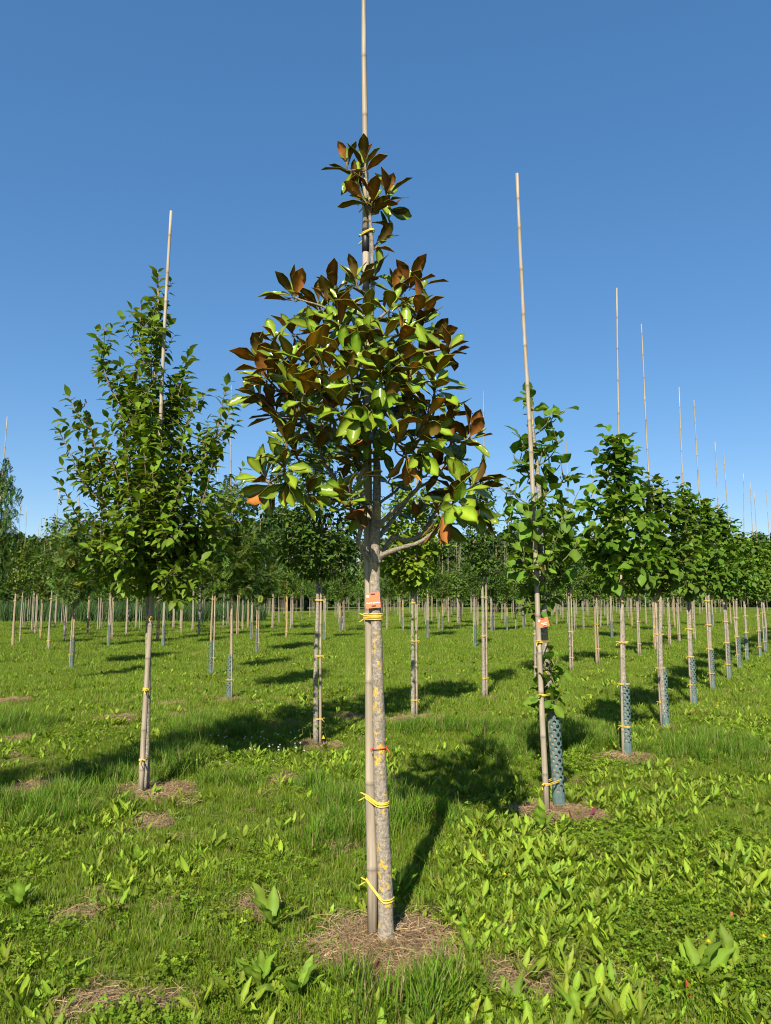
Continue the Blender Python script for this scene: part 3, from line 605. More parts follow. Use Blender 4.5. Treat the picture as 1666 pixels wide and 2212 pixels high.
    tmpl = []
    for k in range(8):
        tmpl.append(thick_leaf_mesh('leaf', sections=6, rust=(k % 5 < 2), width=rng.uniform(.37, .46), fold=rng.uniform(.2, .5), arch=rng.uniform(.02, .38), wave=.2, peak=rng.uniform(.54, .62), stalk=.1, twist=rng.normal(0, .18), phase=k * 1.3))
    mesh = [t.mesh('leaf', [M['magtop'], M['magdown']]) for t in tmpl]
    leaves.sort(key=lambda l: l[0][1] + .3 * abs(l[0][0])); rest = MB()
    for k, (p, d, n0, s) in enumerate(leaves):
        sd = nrm(np.cross(n0, d)); nn_ = np.cross(d, sd); t = rng.integers(8)
        if k < 300:
            o = link('leaf', mesh[t], root); o.matrix_basis = Matrix(((d[0] * s, sd[0] * s, nn_[0] * s, p[0] - M0[0]), (d[1] * s, sd[1] * s, nn_[1] * s, p[1] - M0[1]), (d[2] * s, sd[2] * s, nn_[2] * s, p[2] - M0[2]), (0, 0, 0, 1)))
        else:
            src = tmpl[t]; Vt = np.concatenate(src.V); Ct = np.concatenate(src.C) * rng.uniform(.75, 1.3)
            base = rest.n; rest.V.append(p - M0 + s * (Vt[:, :1] * d + Vt[:, 1:2] * sd + Vt[:, 2:] * nn_)); rest.C.append(np.clip(Ct, 0, 1)); rest.n += len(Vt)
            for f, m_ in zip(src.F, src.M): rest.F.append(f + base); rest.M.append(m_)
    if rest.n: rest.build('foliage', [M['magtop'], M['magdown']], root)['kind'] = 'stuff'
    print('magnolia leaves', len(leaves)); return root
build_magnolia()

def stake_thing(label, base, top, r0, r1, seed, group=None, nodes=.31):
    root = thing('bamboo_stake', label, 'stake', tuple(base), group=group); b = np.asarray(base)
    pole_mb((0, 0, -.05), np.asarray(top) - b, r0, r1, nodes, 10, seed=seed).build('pole', M['bamboo'], root); return root
# stake of the front magnolia
MS = on_ground(806, 2012); MS[1] = YM + .035; MS[0] = at(807, 1990, MS[1])[0]
mst = stake_thing('tall thick bamboo pole tied to the evergreen magnolia, cut off by the top edge', MS, at(795, 1100, MS[1]), .0265, .0225, 2, nodes=.42)
up = MB(); a0 = at(795, 1100, MS[1]); pm = pole_mb(a0 - MS, at(790, 520, MS[1]) - MS, .0225, .0165, .34, 10, seed=4); pm.build('pole', M['bamboo'], mst)
pole_mb(at(790, 522, MS[1]) - MS, at(786, -70, MS[1]) - MS, .0165, .012, .36, 10, seed=6).build('pole', M['bamboo'], mst)
MB().add(*tube(np.array([at(790, 545, MS[1]), at(790, 520, MS[1]), at(790, 495, MS[1])]) - MS, [.0185, .0195, .0185], 12)).build('tape_sleeve', M['tape'], mst)
def trunk_xy(py): return at(np.interp(py, [1080, 1150, 1230, 1350, 1500, 1650, 1800, 1900, 2000], [815, 811, 809, 813, 817, 821, 827, 832, 834]), py, YM)
def stake_xy(py): return at(np.interp(py, [1100, 1990], [795, 807]), py, MS[1])
for k, (py, rt, rs, wr, dr) in enumerate(((1326, .0285, .0245, 4, .0), (1717, .033, .026, 3, .018), (1903, .035, .0265, 2, .05), (1024, .021, .0225, 2, 0))):
    a, b = stake_xy(py), trunk_xy(py); tie_mb(a - MS, rs, b - MS, rt, a[2] - MS[2], wr, dr, gap=.0085, rad=.0036, seed=k, tail=.05).build('tie', M['tie'], mst)
for k, py in enumerate((437, 505, 660)):
    a = at(790, py, MS[1]); b = at({437: 806, 505: 803, 660: 803}[py], py, YM); tie_mb(a - MS, .016, b - MS, .010, a[2] - MS[2], 2, 0, rad=.004, seed=20 + k, tail=.04).build('tie', M['tie'], mst)
# red twine
a = trunk_xy(1615); tw = thing('red_twine', 'thin red twine knotted round the evergreen magnolia trunk', 'twine', tuple(a)); th = np.linspace(0, 2 * np.pi, 28, endpoint=False)
mb = MB(); mb.add(*ring(np.stack([.0345 * np.cos(th), .0345 * np.sin(th), .004 * np.cos(th)], 1), .003)); e = np.array((-.03, -.018, 0))
mb.add(*tube(resample([e, e + (-.012, -.008, -.004), e + (-.006, -.012, -.012)], 5), .0035, 5)); mb.add(*tube(resample([(.033, -.012, 0), (.045, -.02, -.012), (.052, -.02, -.035)], 6), .0028, 5)); mb.build('loop', M['twine'], tw)

# ------------------------------------------------------------------ name tags
def rounded(w_, h_, r_, n=4):
    P = []
    for cx, cy, a0 in ((w_ / 2 - r_, h_ / 2 - r_, 0), (-w_ / 2 + r_, h_ / 2 - r_, 90), (-w_ / 2 + r_, -h_ / 2 + r_, 180), (w_ / 2 - r_, -h_ / 2 + r_, 270)):
        for q in range(n + 1): a = math.radians(a0 + 90 * q / n); P.append((cx + r_ * math.cos(a), cy + r_ * math.sin(a)))
    return P
def slab(P, y0, y1):
    n = len(P); V = [(x, y0, z) for x, z in P] + [(x, y1, z) for x, z in P]; F = np.array([(q, (q + 1) % n, n + (q + 1) % n, n + q) for q in range(n)])
    return V, [F, np.arange(n)[None], (np.arange(n)[::-1] + n)[None]]
def name_tag(label, loc, tilt, yaw, wd, ht, lines, strap_r):
    root = thing('plant_tag', label, 'tag', tuple(loc)); root.rotation_euler = (0, tilt, yaw)
    plate = MB().add(*slab(rounded(wd, ht, .002), 0, .0025)).build('plate', M['tag'], root, smooth=False)
    for z in (ht * .42, -ht * .36):
        mb = MB().add(*slab([(x + wd * .02, q + z) for x, q in rounded(wd * .32, .0055, .0025)], -.0022, .001)); mb.build('strap_slot', M['tagdark'], plate, smooth=False)
    lg = MB(); cx, cz, R = -wd * .345, ht * .30, wd * .105; th = np.linspace(0, 2 * np.pi, 24, endpoint=False)
    for rr, t in ((R, .0009),): lg.add(*ring_flat(cx, cz, rr, t))
    for a in range(12): th_ = a * math.pi / 6; c, s = math.cos(th_), math.sin(th_); lg.add(*slab([(cx + c * R * .25 - s * .0004, cz + s * R * .25 + c * .0004), (cx + c * R * .25 + s * .0004, cz + s * R * .25 - c * .0004), (cx + c * R * .85 + s * .0005, cz + s * R * .85 - c * .0005), (cx + c * R * .85 - s * .0005, cz + s * R * .85 + c * .0005)], -.0012, -.0002))
    lg.add(*slab([(cx + R * .42 * math.cos(q) , cz + R * .1 + R * .38 * math.sin(q)) for q in np.linspace(0, 2 * np.pi, 12, endpoint=False)], -.0014, -.0002)); lg.add(*slab([(cx - .0005, cz - R), (cx + .0005, cz - R), (cx + .0005, cz), (cx - .0005, cz)], -.0014, -.0002))
    lg.build('logo', M['white'], plate, smooth=False)
    for txt, size, x, z in lines:
        fc = bpy.data.curves.new('lettering', 'FONT'); fc.body = txt; fc.size = size; fc.align_x = 'CENTER'; fc.align_y = 'CENTER'; fc.extrude = .0003; fc.offset = .00022; fc.materials.append(M['white'])
        tmp = link('lettering', fc); bpy.context.view_layer.update(); me = bpy.data.meshes.new_from_object(tmp.evaluated_get(bpy.context.evaluated_depsgraph_get())); bpy.data.objects.remove(tmp); me.name = 'lettering'
        o = link('lettering', me, plate, (x, -.0008, z)); o.rotation_euler = (math.pi / 2, 0, 0)
    MB().add(*tube(resample([(wd * .46, .004, ht * .33), (wd * .62, .03, ht * .3), (wd * .66, .03, -ht * .1), (wd * .62, .035, -ht * .8), (wd * .5, .06, -ht * .95)], 14), .0016, 5)).build('wire', M['wire'], root)
    return root
def ring_flat(cx, cz, R, t):
    th = np.linspace(0, 2 * np.pi, 24, endpoint=False); V = [(cx + q * math.cos(a), -.0012, cz + q * math.sin(a)) for q in (R - t, R) for a in th]; n = 24
    return V, [np.array([(q, n + q, n + (q + 1) % n, (q + 1) % n) for q in range(n)])[:, ::-1]]
name_tag('square orange name tag with white lettering on the evergreen magnolia trunk', at(806, 1297, YM - .042), math.radians(-4.5), math.radians(4), .069, .0725, [('Magnolia  grandiflora', .0078, .001, -.0115)], .03)

# ------------------------------------------------------------------ bird cherry, left
def wood_mb(main, shoots, R0, R1, rs=.006):
    mb = MB(); mb.add(*tube(main, np.linspace(R0, R1, len(main)) ** 1.0, 10))
    for P in shoots: mb.add(*tube(P, np.linspace(rs, rs * .35, len(P)), 5))
    return mb
def leaf_objects(root, O, D, N, S, meshes, limit, rng, order):
    sel = np.argsort(order)[:limit]
    for k in sel:
        d = nrm(D[k]); sd = nrm(np.cross(N[k], d)); n_ = np.cross(d, sd); s = S[k]; o = link('leaf', meshes[rng.integers(len(meshes))], root)
        o.matrix_basis = Matrix(((d[0] * s, sd[0] * s, n_[0] * s, O[k][0]), (d[1] * s, sd[1] * s, n_[1] * s, O[k][1]), (d[2] * s, sd[2] * s, n_[2] * s, O[k][2]), (0, 0, 0, 1)))
    rest = np.ones(len(O), bool); rest[sel] = False; return rest
def build_cherry():
    rng = np.random.default_rng(8); B = on_ground(315, 1712); Yc = float(B[1]); root = thing('cherry_tree', 'bird cherry with loose upright shoots and dark berries, nearest tree at the left', 'tree', tuple(B))
    trunk = resample([at(316, 1716, Yc), at(319, 1500, Yc), at(322, 1260, Yc), at(327, 1100, Yc), at(331, 950, Yc), at(336, 800, Yc), at(342, 690, Yc), at(341, 589, Yc)], 40) - B; trunk[0][2] = -.03
    tips = [(305, 662, .05), (209, 714, -.1), (148, 855, .1), (125, 925, -.15), (130, 1043, -.2), (409, 755, .15), (426, 861, -.1), (491, 824, -.05), (505, 865, .2), (525, 1010, .0), (512, 1092, -.15), (247, 796, .25), (330, 700, -.15), (371, 817, .2), (225, 1120, .1), (206, 1180, -.3), (225, 1215, .1), (412, 1143, -.3), (432, 930, .25),
            (290, 760, -.2), (265, 900, -.35), (395, 960, -.4), (330, 860, -.4), (380, 1080, -.5), (250, 1050, -.45), (300, 1150, -.5), (350, 1200, -.4), (420, 1230, -.2), (270, 1250, -.3), (330, 1020, -.6), (460, 1110, .1), (190, 1000, .3), (450, 1040, .35), (300, 900, .5), (380, 950, .5), (250, 1100, .5), (400, 1150, .5), (310, 1230, .4), (190, 900, .0), (470, 960, -.2), (280, 830, .1), (350, 1090, -.55), (230, 960, -.2), (280, 1200, -.5), (380, 1220, -.5), (240, 1180, -.2), (430, 1190, .1), (360, 1140, -.6), (300, 1080, -.6), (270, 1000, -.5), (390, 1030, -.55), (350, 950, -.5), (310, 960, -.55), (420, 1080, -.35)]
    sh = []
    for x, y, dy in tips:
        e = at(x, y, Yc + dy) - B; rad = math.hypot(e[0], e[1]); zs = min(max(1.78, e[2] - rng.uniform(.45, .75) - rad * .5), e[2] - .12); i = np.argmin(abs(trunk[:, 2] - zs)); sh.append(shoot_curve(trunk[i], e, rng, .3, 11))
    sd = side_shoots(sh, rng, 7, .10, .36, .2) + side_shoots([trunk[14:27]], rng, 70, .2, .5, .02) + side_shoots([trunk[26:38]], rng, 9, .12, .25, .05); allsh = sh + sd + [trunk[20:]]
    wood_mb(trunk, [], .029, .006).build('trunk', M['bark'], root); wb = MB()
    for P in sh: wb.add(*tube(P, np.linspace(.009, .003, len(P)), 6))
    for P in sd: wb.add(*tube(P, np.linspace(.0035, .0018, len(P)), 4))
    wb.build('branches', M['twig'], root)
    O, D, N = leaves_on(allsh, rng, spacing=.020, start=.1, out=.8, along=.45, droop=.3); S = .102 * rng.uniform(.6, 1.2, len(O))
    ms = []
    for k in range(5):
        sp = leaf_shape(5, rng.uniform(.48, .58), .3, rng.uniform(.15, .4), .12, .47, stalk=.16, phase=k); c = np.array((.10, .178, .012)) * rng.uniform(.8, 1.25)
        ms.append(MB().add(sp[0], sp[1], 0, np.where((np.arange(len(sp[0])) % 3 == 1)[:, None], c * 1.25, c)).mesh('leaf', M['leaf']))
    rest = leaf_objects(root, O, D, N, S, ms, 300, rng, O[:, 1] + rng.normal(0, .25, len(O))); T, F = SMALL4; V, Fs = place(T, F, O[rest], D[rest], N[rest], S[rest])
    MB().add(V, Fs, 0, np.repeat(leafcols(rest.sum(), (.096, .172, .012), rng, .2, (.13, .19, .02), .12), len(T), 0)).build('foliage', M['leaf'], root)['kind'] = 'stuff'
    bm_ = MB(); ico = np.array([(math.cos(a) * math.cos(e), math.sin(a) * math.cos(e), math.sin(e)) for e in (-.9, 0, .9) for a in np.arange(6) * math.pi / 3] + [(0, 0, 1), (0, 0, -1)])
    f4 = [np.array([(r_ * 6 + q, r_ * 6 + (q + 1) % 6, r_ * 6 + 6 + (q + 1) % 6, r_ * 6 + 6 + q) for r_ in (0, 1) for q in range(6)]), np.array([(12 + q, 12 + (q + 1) % 6, 18) for q in range(6)] + [((q + 1) % 6, q, 19) for q in range(6)])]
    for x, y in ((188, 897), (148, 975), (130, 1077), (216, 1077), (183, 868), (222, 1105)):
        c = at(x, y, Yc - .1) - B
        for q in range(11): bm_.add(c + np.array((rng.normal(0, .008), rng.normal(0, .008), -.012 * q * .6 + .02)) + ico * .0065, f4)
    bm_.build('berries', plain('dark_berries', (.02, .008, .02), .3), root)
    print('cherry leaves', len(O))
    SB = on_ground(304, 1722); tops = at(370, 456, SB[1]); st = stake_thing('tall bamboo stake tied to the bird cherry at the left', SB, tops, .024, .0125, 11)
    for k, (py, wr) in enumerate(((1640, 2), (1487, 3), (1333, 2), (1030, 2))):
        sx = np.interp(py, [456, 1722], [370, 304]); tx = np.interp(py, [800, 950, 1100, 1260, 1500, 1712], [336, 331, 327, 322, 319, 316]); a, b = at(sx, py, SB[1]), at(tx, py, Yc)
        tie_mb(a - SB, .024 - .0115 * (a[2] / 5), b - SB, .027, a[2] - SB[2], wr, .005, tail=.05, rad=.0038, seed=30 + k).build('tie', M['tie'], st)
build_cherry()

# ------------------------------------------------------------------ deciduous magnolias of the right row
GAL = (.085, .158, .014)
def galaxy_leaves(rng):
    ms = []
    for k in range(6):
        sp = leaf_shape(6, rng.uniform(.62, .76), .25, rng.uniform(.2, .5), .28, .56, stalk=.1, phase=k * 1.1, twist=rng.normal(0, .2)); c = np.array(GAL) * rng.uniform(.85, 1.3)
        ms.append(MB().add(sp[0], sp[1], 0, np.where((np.arange(len(sp[0])) % 3 == 1)[:, None], c * 1.4, c)).mesh('leaf', M['leaf']))
    return ms
def build_galaxy_front():
    rng = np.random.default_rng(14); B = on_ground(1208, 1752); Yg = float(B[1]); root = thing('magnolia_tree', 'young broad-leaved magnolia with orange tag and green guard, first in right row', 'tree', tuple(B))
    trunk = resample([at(1210, 1756, Yg), at(1200, 1650, Yg), at(1190, 1530, Yg), at(1184, 1470, Yg), at(1178, 1400, Yg), at(1174, 1300, Yg), at(1170, 1200, Yg), at(1167, 1100, Yg), at(1160, 1000, Yg), at(1152, 930, Yg), at(1148, 862, Yg)], 44) - B; trunk[0][2] = -.03
    t = np.linspace(0, 1, 44); R = .034 * (1 - t) ** .8 + .005; R *= 1 + .28 * np.maximum(0, noise2(t * 24, t * 0, 3) - .6) / .4
    MB().add(*tube(trunk, R, 11)).build('trunk', M['bark'], root)
    tips = [(1150, 858, 0), (1122, 940, .05), (1200, 890, .05), (1210, 950, -.05), (1112, 985, .1), (1092, 1040, 0), (1232, 1020, .1), (1250, 1062, 0), (1262, 1090, .1), (1086, 1100, -.1), (1094, 1160, .1), (1248, 1165, -.05), (1236, 1200, .1), (1108, 1230, -.05), (1142, 1292, -.1), (1180, 1060, -.25), (1140, 1090, -.3), (1215, 1120, -.3), (1190, 1190, -.3), (1130, 1180, -.25), (1205, 1080, .3), (1120, 1100, .3), (1230, 1140, .3), (1160, 1150, .35), (1195, 1240, .2), (1140, 1020, .1), (1190, 1000, .1), (1170, 960, -.05)]
    sh = []
    for x, y, dy in tips:
        e = at(x, y, Yg + dy) - B; rad = math.hypot(e[0] - trunk[25][0], e[1]); i = np.argmin(abs(trunk[:, 2] - (e[2] - .12 - rad * .55))); sh.append(shoot_curve(trunk[i], e, rng, .25, 9))
    for x, y, dy in ((1176, 1428, -.04), (1200, 1432, -.05), (1165, 1480, -.04), (1205, 1475, -.03), (1172, 1510, -.05), (1195, 1505, -.06), (1160, 1300, -.02)):
        e = at(x, y, Yg + dy) - B; i = np.argmin(abs(trunk[:, 2] - (e[2] - .1))); sh.append(shoot_curve(trunk[i], e, rng, .3, 6))
    sh = sh + side_shoots(sh, rng, 4, .05, .14, .25)
    wb = MB(); [wb.add(*tube(P, np.linspace(.007, .003, len(P)), 6)) for P in sh]; wb.build('branches', M['shoot'], root)
    O, D, N = leaves_on(sh + [trunk[34:]], rng, spacing=.042, start=.2, out=.9, along=.35, droop=.25, jit=.32); S = .122 * rng.uniform(.6, 1.2, len(O)); ms = galaxy_leaves(rng)
    rest = leaf_objects(root, O, D, N, S, ms, 300, rng, O[:, 1])
    if rest.any():
        T, F = ROUND; V, Fs = place(T, F, O[rest], D[rest], N[rest], S[rest]); MB().add(V, Fs, 0, np.repeat(leafcols(rest.sum(), GAL, rng), len(T), 0)).build('foliage', M['leaf'], root)['kind'] = 'stuff'
    print('galaxy leaves', len(O))
    SB = on_ground(1183, 1765); st = stake_thing('tall bamboo stake tied to the first broad-leaved magnolia of the right row', SB, at(1117, 375, SB[1]), .0225, .0125, 17)
    for k, (py, wr) in enumerate(((1692, 2), (1500, 2), (1385, 2), (1225, 2), (1160, 2))):
        sx = np.interp(py, [375, 1765], [1117, 1183]); tx = np.interp(py, [1000, 1100, 1200, 1300, 1400, 1470, 1530, 1650, 1756], [1160, 1167, 1170, 1174, 1178, 1184, 1190, 1200, 1210]); a, b = at(sx, py, SB[1]), at(tx, py, Yg)
        tie_mb(a - SB, .021, b - SB, .03, a[2] - SB[2], wr, .006, tail=.04, rad=.0038, seed=50 + k).build('tie', M['tie'], st)
    gd = link('trunk_guard', GUARD_NEAR, None, at(1209, 1752, Yg)); gd.location[2] = .02; gd.rotation_euler = (0, math.radians(-2.2), .3); tag(gd, 'dark green perforated plastic guard round the nearest right-row trunk', 'trunk guard', 'perforated trunk guards')
    name_tag('tilted orange name tag on the broad-leaved magnolia of the right row', at(1174, 1345, Yg - .16), math.radians(-13), math.radians(6), .085, .068, [('Magnolia', .0115, .004, -.004), ('Galaxy', .0105, .006, -.0155)], .03)
    mb = MB(); a = at(1184, 1528, Yg)
    for q in range(3): mb.add(*ring(np.stack([.036 * np.cos(th), .036 * np.sin(th), .006 * np.sin(th + q) + q * .006], 1), .0026))
    o = mb.build('red_twine', M['twine']); o.location = a; tag(o, 'red twine wound above the green guard of the tagged right-row magnolia', 'twine')
build_galaxy_front()

# ------------------------------------------------------------------ shared trees for the rows behind
def generic(rng, h0, h1, prof, n, bow=.25, rise=.55, sides=2, side_len=(.1, .28)):
    lead = resample([(0, 0, h0 - .1), (rng.normal(0, .03), rng.normal(0, .03), (h0 + h1) / 2), (rng.normal(0, .03), rng.normal(0, .03), h1)], 14); sh = []
    for k in range(n):
        t = (k + .5) / n; z = h0 + (h1 - h0) * (t ** 1.15) * .9; a = 2.4 * k + rng.normal(0, .3); rr = prof(t) * rng.uniform(.7, 1.2); e = np.array((rr * math.cos(a), rr * math.sin(a), min(z + rise * (h1 - h0) * .35 * rng.uniform(.4, 1.2) * (1 - .5 * t), h1 + .05)))
        i = np.argmin(abs(lead[:, 2] - z)); sh.append(shoot_curve(lead[i], e, rng, bow, 8))
    return lead, sh, side_shoots(sh, rng, sides, *side_len, start=.3)
def make_kind(seed, *a_, **k_): return _make_kind('gal' if seed in (108, 109, 110) else '', seed, *a_, **k_)
def _make_kind(name, seed, h0, h1, prof, n, shape, size, base, spacing, sides=2, young=None, yfrac=.1, barkm='bark', R=.029, bow=.25, rise=.55, droop=.25, far=False, side_len=(.1, .28), flowers=None):
    n = int(n * (1.15 if name == 'gal' else 1.5)); size *= 1.22; spacing *= .66; rng = np.random.default_rng(seed); lead, sh, sd = generic(rng, h0, h1, prof, n, bow, rise, sides, side_len)
    mb = crown_mesh('crown', sh + sd + [lead], rng, shape, size, base, young=young, yfrac=yfrac, spacing=spacing, start=.1, out=.85, along=.45, droop=droop)
    if flowers:
        for _ in range(flowers):
            P = sh[rng.integers(len(sh))]; c = P[-1] * .97; T, F = SMALL; m = 60; O = c + rng.normal(0, .05, (m, 3)); D = nrm(rng.normal(0, 1, (m, 3)) + (0, 0, .4)); V, Fs = place(T, F, O, D, nrm(rng.normal(0, 1, (m, 3))), np.full(m, .03)); mb.add(V, Fs, 0, np.array((.42, .40, .03)))
    crown = mb.mesh('crown', M['leaf'])
    path = resample([(0, 0, -.03), (rng.normal(0, .015), rng.normal(0, .015), h0 * .5), lead[0], lead[6], lead[-1]], 20); t = np.linspace(0, 1, 20)
    tb = MB(); tb.add(*tube(path, R * (1 - .85 * t) * (1 + .06 * np.sin(t * 60)) + .003, 6 if far else 9))
    if not far:
        for P in sh: tb.add(*tube(P[::2], np.linspace(.007, .003, len(P[::2])), 4))
    return crown, tb.mesh('trunk', M[barkm])
DK = (.06, .118, .012); MD = (.08, .142, .013); LT = (.13, .205, .014); BL = (.06, .11, .014)
ov = lambda a: (lambda t: a * (.35 + .9 * math.sin(math.pi * min(1, .18 + .78 * t)) ** .9))
cone = lambda a: (lambda t: a * (1.12 - .95 * t) * (.75 + .25 * min(1, t * 6)))
KIND = {
 'hornbeam': make_kind(101, 1.75, 3.75, ov(.50), 44, SMALL4, .07, DK, .034, 4, (.11, .17, .02), .1, side_len=(.12, .32)),
 'redbud': make_kind(102, 1.7, 3.15, ov(.40), 30, ROUND, .075, LT, .042, 4, droop=.5, side_len=(.1, .28)),
 'pear': make_kind(103, 1.9, 3.55, cone(.36), 38, SMALL4, .06, DK, .034, 4, (.1, .16, .02), .06, side_len=(.1, .26)),
 'sorbus': make_kind(104, 1.8, 3.9, ov(.50), 30, PINN, .19, BL, .075, 2, barkm='lichenbark', side_len=(.1, .25), rise=.7),
 'sophora': make_kind(105, 1.55, 3.3, ov(.45), 32, PINN, .20, (.07, .125, .022), .07, 2, (.2, .22, .02), .10, barkm='lichenbark', side_len=(.1, .25), flowers=7),
 'linden': make_kind(106, 1.6, 3.6, ov(.30), 34, ROUND, .075, (.085, .155, .024), .045, 3, (.17, .24, .04), .08, droop=.6, side_len=(.08, .2)),
 'oak': make_kind(107, 1.7, 3.3, ov(.42), 36, SMALL4, .075, MD, .04, 4, barkm='lichenbark', young=(.12, .18, .03), yfrac=.1, side_len=(.1, .28)),
 'galaxy_a': make_kind(108, 1.6, 3.15, cone(.36), 30, leaf_shape(6, .68, .3, .4, .35, .55), .115, GAL, .055, 3, (.15, .2, .03), .07, droop=.25, side_len=(.12, .3), R=.034),
 'galaxy_b': make_kind(109, 1.65, 3.05, ov(.31), 28, leaf_shape(6, .68, .3, .4, .35, .55), .115, GAL, .055, 3, (.15, .2, .03), .07, droop=.25, side_len=(.12, .3), R=.034),
 'galaxy_c': make_kind(110, 1.6, 3.3, cone(.33), 32, leaf_shape(6, .68, .3, .4, .35, .55), .11, GAL, .055, 3, (.15, .2, .03), .07, droop=.25, side_len=(.12, .3), R=.034),
 'far_oak': make_kind(120, 1.6, 3.2, ov(.45), 24, SMALL, .12, MD, .085, 3, side_len=(.12, .32), far=True, R=.024),
 'far_slim': make_kind(121, 1.6, 3.7, ov(.34), 24, SMALL, .11, DK, .085, 3, side_len=(.1, .3), far=True, R=.024),
 'far_light': make_kind(122, 1.6, 3.0, ov(.46), 22, ROUND, .12, (.095, .165, .024), .095, 3, side_len=(.12, .3), far=True, R=.024),
}
POLES = [pole_mb((0, 0, -.05), (RNG.normal(0, .04), RNG.normal(0, .04), h), 0.0155, .008, .33, 7, seed=60 + k).mesh('pole', M['bamboo']) for k, h in enumerate((5.0, 4.85, 5.1, 4.7))]
SHORT = [pole_mb((0, 0, -.05), (RNG.normal(0, .02), RNG.normal(0, .02), h), .021, .018, .4, 6, seed=70 + k).mesh('pole', M['bamboo']) for k, h in enumerate((1.9, 2.1))]
TIES = [tie_mb((0, 0), .0155, (.047, 0), .030, 0, 2, .004, tail=.03, rad=.003, seed=80 + k).mesh('tie', M['tie']) for k in range(3)]
def row_tree(px, py, kind, tree_label, stake_label, group, scale=1.0, guard=None, stake_side=-1, nties=4, pole=None, rng=RNG, topx=None, xy=None, cat='tree', name='young_tree', girth=1.0):
    B = on_ground(px, py) if xy is None else np.array((xy[0], xy[1], 0.)); crown, trunk = KIND[kind]; z = float(gh(B[0], B[1])); rz = rng.uniform(0, 6.28)
    t = thing(name, tree_label, cat, (B[0], B[1], z), 0, group); t.scale = (girth * scale * rng.uniform(.94, 1.08), girth * scale * rng.uniform(.94, 1.08), scale)
    for nm, me in (('trunk', trunk), ('crown', crown)): o = link(nm, me, t); o.rotation_euler = (0, 0, rz)
    a = rng.normal(0, .35) + (math.pi if stake_side < 0 else 0); sb = (B[0] + .05 * math.cos(a), B[1] + .05 * math.sin(a), z)
    pm = pole if pole is not None else POLES[rng.integers(len(POLES))]
    s = thing('bamboo_stake', stake_label, 'stake', sb, a + math.pi, group.replace('trees', 'stakes') if group else None)
    o = link('pole', pm, s); o.rotation_euler = (0, 0, 0)
    if topx is not None:
        lean = (at(topx[0], topx[1], B[1]) - np.array(sb)); lx, ly = lean[0] / lean[2], 0.0; s.rotation_euler = (0, 0, 0); o.rotation_euler = (0, math.atan(lx), 0)
        for h in np.linspace(.32, 1.55, nties):
            q = link('tie', TIES[rng.integers(3)], s, (lx * h, 0, h)); q.rotation_euler = (0, 0, 0 if stake_side < 0 else math.pi)
    else:
        for h in np.linspace(.32, 1.6, nties) + rng.normal(0, .04, nties): link('tie', TIES[rng.integers(3)], s, (0, 0, float(h)))
    if guard:
        g_ = link('trunk_guard', GUARD_MID if B[1] > 8 else GUARD_NEAR, None, (B[0], B[1], z + .02)); g_.rotation_euler = (0, 0, rng.uniform(0, 6)); tag(g_, guard, 'trunk guard', 'perforated trunk guards')
    return t
ORD = ['first', 'second', 'third', 'fourth', 'fifth', 'sixth', 'seventh', 'eighth', 'ninth', 'tenth', 'eleventh', 'twelfth', 'thirteenth', 'fourteenth', 'fifteenth', 'sixteenth', 'seventeenth', 'eighteenth', 'nineteenth', 'twentieth']
R0 = [(1356, 1642, 'galaxy_a', (1320, 605)), (1439, 1577, 'galaxy_b', (1389, 735)), (1500, 1525, 'galaxy_c', (1459, 840)), (1541, 1494, 'galaxy_a', (1501, 908)), (1576, 1470, 'galaxy_c', (1541, 957)), (1599, 1446, 'galaxy_b', (1567, 1000)), (1615, 1432, 'galaxy_a', (1604, 1033)), (1643, 1422, 'galaxy_c', (1618, 1055)), (1655, 1410, 'galaxy_b', (1628, 1078))]
for k, (x, y, kd, tp) in enumerate(R0):
    n = ORD[k + 1]
    row_tree(x, y, kd, f'{n} broad-leaved magnolia of the right row, counted from the tagged one', f'bamboo stake of the {n} broad-leaved magnolia in the right row', 'trees of the right magnolia row', RNG.uniform(.97, 1.05), f'green perforated guard on the {n} trunk of the right row', topx=tp, name='magnolia_tree')
for k in range(9):                                        # the row runs on
    q = MAIN[:2] + UD * (2.07 * (11 + k)) + RNG.normal(0, .1, 2); n = ORD[10 + k]
    row_tree(0, 0, ('galaxy_a', 'galaxy_b', 'galaxy_c')[k % 3], 'distant broad-leaved magnolia at the far end of the right row', 'bamboo stake at the far end of the right magnolia row', 'trees at the far end of the right row', RNG.uniform(.95, 1.08), None, xy=q, nties=2, name='magnolia_tree')
R1 = [(683, 1611, 'hornbeam', 'dense dark hornbeam standing just left of the evergreen magnolia trunk', 1.0, (698, 700), 1), (893, 1553, 'redbud', 'bright green redbud-like tree just right of the evergreen magnolia trunk', 1.0, None, 1), (1046, 1510, 'pear', 'slim dark pear-like tree between the two tagged magnolias', 1.0, None, 1), (1157, 1474, 'hornbeam', 'leafy young tree hidden behind the tagged right-row magnolia', .88, None, 1),
      (1233, 1453, 'pear', 'slim young tree just right of the tagged right-row magnolia', .92, None, 1), (1290, 1438, 'oak', 'young tree seen between first and second trunks of the right row', .95, None, 1), (1380, 1419, 'redbud', 'light young tree seen between second and third trunks of the right row', .95, None, 1)]
for k, (x, y, kd, lab, sc, tp, side) in enumerate(R1):
    row_tree(x, y, kd, lab, 'bamboo stake of the ' + ORD[k + 1] + ' tree in the middle row, counted from the bird cherry', 'trees of the middle row', sc, None, side, 3)
for k in range(4):
    q = on_ground(1380, 1419)[:2] + UD * 2.1 * (k + 1) + RNG.normal(0, .1, 2); row_tree(0, 0, ('oak', 'pear', 'hornbeam', 'redbud')[k], 'young tree in the far part of the middle row behind the right row', 'bamboo stake in the far part of the middle row', 'trees in the far middle row', .95, xy=q, nties=2)
